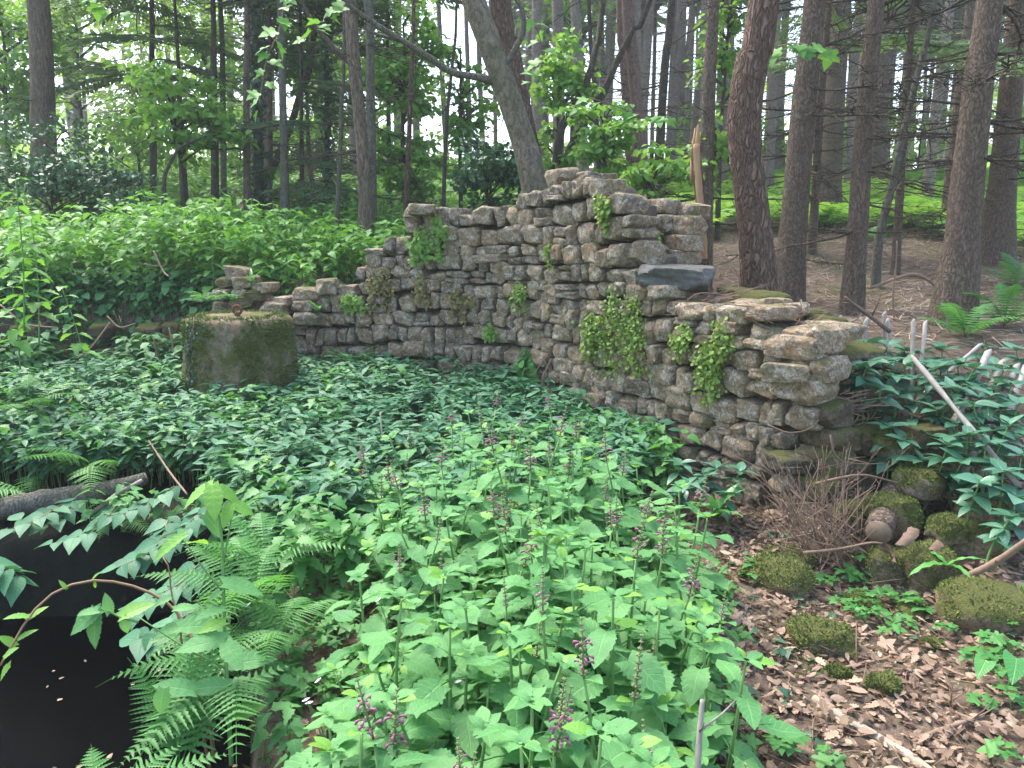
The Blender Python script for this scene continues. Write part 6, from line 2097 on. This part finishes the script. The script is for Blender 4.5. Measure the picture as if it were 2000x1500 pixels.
leafy_stem('sapling_shoot', 'tall pale green shoot rising over the pit rim with large soft leaves', 'plant', [(452, 1495), (446, 1380), (440, 1260), (436, 1140), (432, 1040), (412, 930)], [2.05, 2.12, 2.2, 2.25, 2.28, 2.3], 9,
    [(415, 945, 350, 985, 2.28, -.05, 0), (414, 948, 420, 1010, 2.25, -.08, 0), (418, 950, 470, 975, 2.3, .0, 0), (452, 985, 500, 1000, 2.3, .02, 0, 1.3), (452, 985, 432, 1030, 2.28, -.05, 0), (360, 1046, 290, 1090, 2.2, -.05, 0, .8), (368, 1062, 405, 1050, 2.25, .1, 0), (400, 1005, 440, 1050, 2.3, .0, 1),
     (436, 1140, 520, 1150, 2.2, .05, 1, 1.1), (436, 1150, 405, 1170, 2.25, -.05, 1), (440, 1250, 340, 1260, 2.15, -.05, 1, 1.1), (440, 1255, 470, 1300, 2.12, -.08, 1, 1.1), (444, 1300, 540, 1275, 2.2, .05, 1), (446, 1340, 360, 1340, 2.1, -.05, 1), (380, 1350, 300, 1330, 2.05, -.02, 1), (448, 1400, 520, 1370, 2.1, .05, 0), (350, 1225, 450, 1215, 2.2, .05, 1, 1.0), (440, 1190, 380, 1200, 2.2, -.08, 1),
     (440, 1215, 385, 1230, 2.2, -.05, 0), (320, 1345, 310, 1400, 2.0, -.02, 1, 1.2)],
    extra=[(.62, (352, 1045), .0), (.72, (455, 985), .03), (.35, (270, 1205), -.05), (.30, (330, 1340), -.08)])
leafy_stem('bramble_cane', 'brown bramble cane arching across the black water', 'bramble', [(418, 1480), (400, 1330), (372, 1240), (330, 1180), (260, 1145), (180, 1134), (110, 1155), (60, 1200), (30, 1250), (0, 1300)], [2.1, 2.2, 2.3, 2.35, 2.35, 2.3, 2.25, 2.2, 2.15, 2.1], 8,
    [(60, 1205, 10, 1200, 2.2, -.05, 0), (55, 1210, 90, 1180, 2.2, .03, 0, .8), (35, 1250, 70, 1225, 2.15, .02, 0, .8), (30, 1262, 0, 1240, 2.15, -.02, 0), (8, 1285, 30, 1262, 2.1, .0, 0), (180, 1134, 192, 1115, 2.3, .0, 0, .7), (130, 1150, 115, 1132, 2.26, .0, 0, .7), (185, 1136, 186, 1150, 2.3, 0, 0, .8), (20, 1300, -10, 1330, 2.1, 0, 0)], 'redstem')
leafy_stem('bramble_cane', 'reddish cane rising straight out of the pit edge', 'bramble', [(410, 1500), (385, 1380), (360, 1290), (350, 1215), (335, 1160), (330, 1110), (318, 1088)], [2.15, 2.2, 2.25, 2.3, 2.35, 2.38, 2.4], 6,
    [(335, 1165, 300, 1180, 2.35, -.05, 1), (340, 1190, 385, 1180, 2.3, .02, 1), (350, 1220, 300, 1240, 2.3, -.05, 1)], 'redstem')
leafy_stem('nettle_shoot', 'nettle-like shoot leaning over the water in mid pit', 'plant', [(270, 1215), (235, 1205), (200, 1190), (165, 1195)], [2.2, 2.2, 2.2, 2.2], 5,
    [(195, 1192, 130, 1235, 2.2, -.05, 1, 1.1), (200, 1192, 150, 1195, 2.2, -.03, 1), (190, 1190, 175, 1270, 2.2, -.05, 1, .9), (215, 1198, 205, 1160, 2.2, 0, 1), (235, 1205, 300, 1170, 2.2, .05, 0), (240, 1205, 250, 1240, 2.2, 0, 1), (165, 1195, 140, 1215, 2.2, 0, 1)])
# ovate sprays hanging over the back and side of the pit
OV = [mesh_of(OVATE, 'leaf', M['mercury']), mesh_of(OVATE, 'leaf', M['fern'])]
for lab, pts, Ys, n in [('dark ovate leaf spray overhanging the back of the pit', [(120, 985), (80, 1010), (30, 1030), (-20, 1050)], [4.2, 4.0, 3.9, 3.85], 14),
                        ('ovate leaf spray drooping beside the first over the pit', [(230, 985), (200, 1020), (160, 1045), (100, 1062)], [4.2, 4.0, 3.9, 3.8], 14),
                        ('long ovate leaf spray hanging from the pit corner', [(330, 1010), (310, 1060), (270, 1090), (225, 1110)], [3.9, 3.7, 3.6, 3.5], 16),
                        ('lower ovate leaf spray in the dark of the pit corner', [(390, 1100), (350, 1140), (300, 1165), (260, 1190)], [3.3, 3.2, 3.1, 3.05], 14),
                        ('ovate leaf spray inside the pit under the cane', [(400, 1180), (350, 1210), (310, 1235), (270, 1250)], [2.9, 2.8, 2.75, 2.7], 14),
                        ('small ovate spray at the far left pit side', [(-20, 1100), (10, 1110), (30, 1120), (40, 1135)], [3.0, 3.0, 3.0, 3.0], 7),
                        ('ovate leaf spray above the pit at the log end', [(340, 950), (300, 975), (250, 1000), (200, 1010)], [4.2, 4.1, 4.0, 3.95], 14),
                        ('broad leaf spray in front of the log middle', [(160, 960), (120, 1010), (90, 1025), (40, 1015)], [4.3, 4.1, 4.05, 4.0], 12),
                        ('leaf spray rooted behind the pit corner', [(400, 990), (370, 1020), (330, 1060), (300, 1080)], [3.8, 3.7, 3.6, 3.55], 14)]:
    P = smooth_path(np.array([at(x, y, yy) for (x, y), yy in zip(pts, Ys)]), n)
    b_ = P[0].copy()
    t = thing('leaf_spray', lab, 'shrub', b_)
    mb = MB()
    mb.add(*tube(P, np.linspace(.0035, .0015, n), 5))
    link('stem', mb.mesh('stem', M['redstem'], b_), t)
    tg = norm(np.gradient(P, axis=0))
    for i in range(n):
        sd = 1 if i % 2 else -1
        side = norm(np.cross(tg[i], (0, 0, 1.)))
        d = norm(side * sd + tg[i] * .5 + np.array((0, rs.gauss(-.1, .15), rs.gauss(-.15, .15))))
        B = basis(d[None], np.array((rs.gauss(0, .2), rs.gauss(-.25, .2), 1.)))[0]
        link('leaf', OV[0], t, M=mat4(B * rs.uniform(.095, .14), P[i] - b_))
# leafy twigs hanging near the left edge and arum leaves by the litter
ARUM = mesh_of(outline_leaf([(.03, 0), (.30, -.18), (.36, 0), (.34, .25), (.24, .55), (.12, .8), (.005, 1.0)], curl=.4, bend=.2), 'leaf', M['harts'])
for lab, px, py, Y, ls in [('broad arrow-shaped arum leaves at the edge of the litter', 1960, 1390, 2.45, [(1985, 1285, 1.4), (1925, 1290, 1.1), (1996, 1350, 1.2)]), ('spotted arum leaves lying low under the arrow-shaped ones', 1870, 1380, 2.5, [(1840, 1352, 1.2), (1900, 1356, 1.1), (1868, 1338, 1.0)])]:
    b_ = at(px, py, Y)
    b_[2] = float(ground(b_[0], b_[1]))
    t = thing('arum_plant', lab, 'plant', b_)
    for x, y, s in ls:
        p = at(x, y, Y + rs.uniform(0, .12))
        mb = MB()
        mb.add(*tube(smooth_path([b_, (b_ + p) / 2 + np.array((0, 0, .02)), p], 7), .003, 5))
        link('stem', mb.mesh('stem', M['stem'], b_), t)
        B = basis(np.array([[rs.gauss(-.4, .5), -.9, -.25]]), np.array((rs.gauss(0, .2), 0, 1.)))[0]
        link('leaf', ARUM, t, M=mat4(B * .085 * s, p - b_))
# hanging sycamore sprigs at the top
SY = mesh_of(MAPLE, 'leaf', M['nettle'])
for lab, pts, Y, n, sz in [('sycamore sprig with bright lobed leaves before the ivy-clad trunk', [(560, -20), (545, 60), (520, 120), (505, 210)], 6.5, 16, .125), ('lobed leaves of a hanging twig at the top left', [(140, -25), (185, -5), (215, 15), (240, 20)], 6.0, 7, .12), ('sycamore leaves hanging in front of the crooked larch top', [(690, -20), (650, 20), (620, 50), (600, 75)], 7.0, 12, .12), ('sycamore twig with dark lobed leaves between red pine and wide conifer', [(1520, 90), (1560, 85), (1600, 95), (1625, 90)], 7.0, 9, .15), ('lobed leaf twig above the wall notch', [(1150, 190), (1210, 210), (1260, 225), (1310, 230)], 7.8, 14, .13), ('drooping lobed twig at the sycamore fork', [(1020, 20), (1050, 60), (1060, 120), (1040, 160)], 7.6, 10, .15)]:
    P = smooth_path(np.array([at(x, y, Y) for x, y in pts]), n)
    b_ = P[0].copy()
    t = thing('leafy_twig', lab, 'twig', b_)
    mb = MB()
    mb.add(*tube(P, np.linspace(.006, .002, n), 5))
    link('stem', mb.mesh('stem', M['twig'], b_), t)
    for i in range(n):
        d = norm(np.array((rs.gauss(0, 1), rs.gauss(-.3, .5), rs.gauss(-.5, .3))))
        B = basis(d[None], np.array((rs.gauss(0, .3), rs.gauss(-.5, .3), .8)))[0]
        link('leaf', SY, t, M=mat4(B * sz * rs.uniform(.7, 1.2), P[i] + d * .03 - b_))
# a big-leaved nettle standing out of the bed, and large leaves at the left edge
NL = mesh_of(NETTLE, 'leaf', M['nettle'])
for lab, px, py, Y, h, n in [('tall big-leaved nettle standing above the bed near the drum', 412, 455, 7.4, .75, 9), ('tall nettle at the left edge above the bank', 30, 350, 5.2, 1.0, 10), ('broad leafy nettle crossing the left edge', 60, 420, 5.4, .9, 10), ('bright nettle in front of the bank left side', 10, 480, 5.6, .9, 10), ('nettle shoot over the dark hollow', 120, 560, 6.2, .7, 8)]:
    top = at(px, py, Y)
    b_ = top - np.array((rs.gauss(0, .05), 0, h))
    t = thing('tall_nettle', lab, 'plant', b_)
    mb = MB()
    C = smooth_path([b_, (b_ + top) / 2 + np.array((.02, 0, 0)), top], 9)
    mb.add(*tube(C, np.linspace(.006, .003, 9), 5))
    link('stem', mb.mesh('stem', M['stem'], b_), t)
    for i in range(n):
        u = .25 + .75 * i / (n - 1)
        c = b_ + (top - b_) * u
        for sd in (0, math.pi):
            a = i * 1.57 + sd + rs.gauss(0, .2)
            d = np.array((math.cos(a), math.sin(a), rs.gauss(-.1, .2)))
            B = basis(d[None], np.array((0, 0, 1.)))[0]
            link('leaf', NL, t, M=mat4(B * .15 * (1.15 - .6 * u) * rs.uniform(.9, 1.3), c + d * .02 - b_))
# ------------------------------------------------------------------ thin haze volume, added to lighten the dark background trees
hz = bpy.data.materials.new('added_haze')
hz.use_nodes = True
hz.node_tree.nodes.clear()
hv = hz.node_tree.nodes.new('ShaderNodeVolumePrincipled')
hv.inputs['Color'].default_value = (.86, .93, .92, 1)
hv.inputs['Density'].default_value = .0022
hv.inputs['Anisotropy'].default_value = .1
ho = hz.node_tree.nodes.new('ShaderNodeOutputMaterial')
hz.node_tree.links.new(hv.outputs[0], ho.inputs['Volume'])
bx = np.array([(x, y, z) for x in (-270, 270) for y in (-75, 430) for z in (-8, 32)], float)
hf = np.array([(0, 1, 3, 2), (4, 6, 7, 5), (0, 4, 5, 1), (2, 3, 7, 6), (0, 2, 6, 4), (1, 5, 7, 3)])
setting('haze', new_mesh('haze', bx, [hf], hz, smooth=False), 'stuff')
# ------------------------------------------------------------------ labels: look-alikes are told apart by their order across the view
same = {}
for o in bpy.data.objects:
    if o.parent is None and o.get('category'):
        same.setdefault(o['label'], []).append(o)
ORD = ['first', 'second', 'third', 'fourth', 'fifth', 'sixth', 'seventh', 'eighth', 'ninth', 'tenth', 'eleventh', 'twelfth', 'thirteenth', 'fourteenth', 'fifteenth', 'sixteenth', 'seventeenth', 'eighteenth', 'nineteenth', 'twentieth', 'twenty-first', 'twenty-second', 'twenty-third', 'twenty-fourth', 'twenty-fifth', 'twenty-sixth', 'twenty-seventh', 'twenty-eighth']
for lab, v in same.items():
    if 1 < len(v) <= 28:
        def across(o):
            p = o.matrix_world.translation if o.type == 'MESH' and o.matrix_world.translation.length > 0 else o.location
            p = o.location if o.location.length > 0 else p
            return p.x / max(p.y, .1)
        v.sort(key=across)
        for k, o in enumerate(v):
            o['label'] = lab + ', ' + ORD[k] + ' from the left'
print('objects', len(bpy.data.objects), 'tris', sum(len(m_.loop_triangles) if len(m_.loop_triangles) else sum(len(p.vertices) - 2 for p in m_.polygons) if len(m_.polygons) < 3000 else len(m_.polygons) * 2 for m_ in bpy.data.meshes))
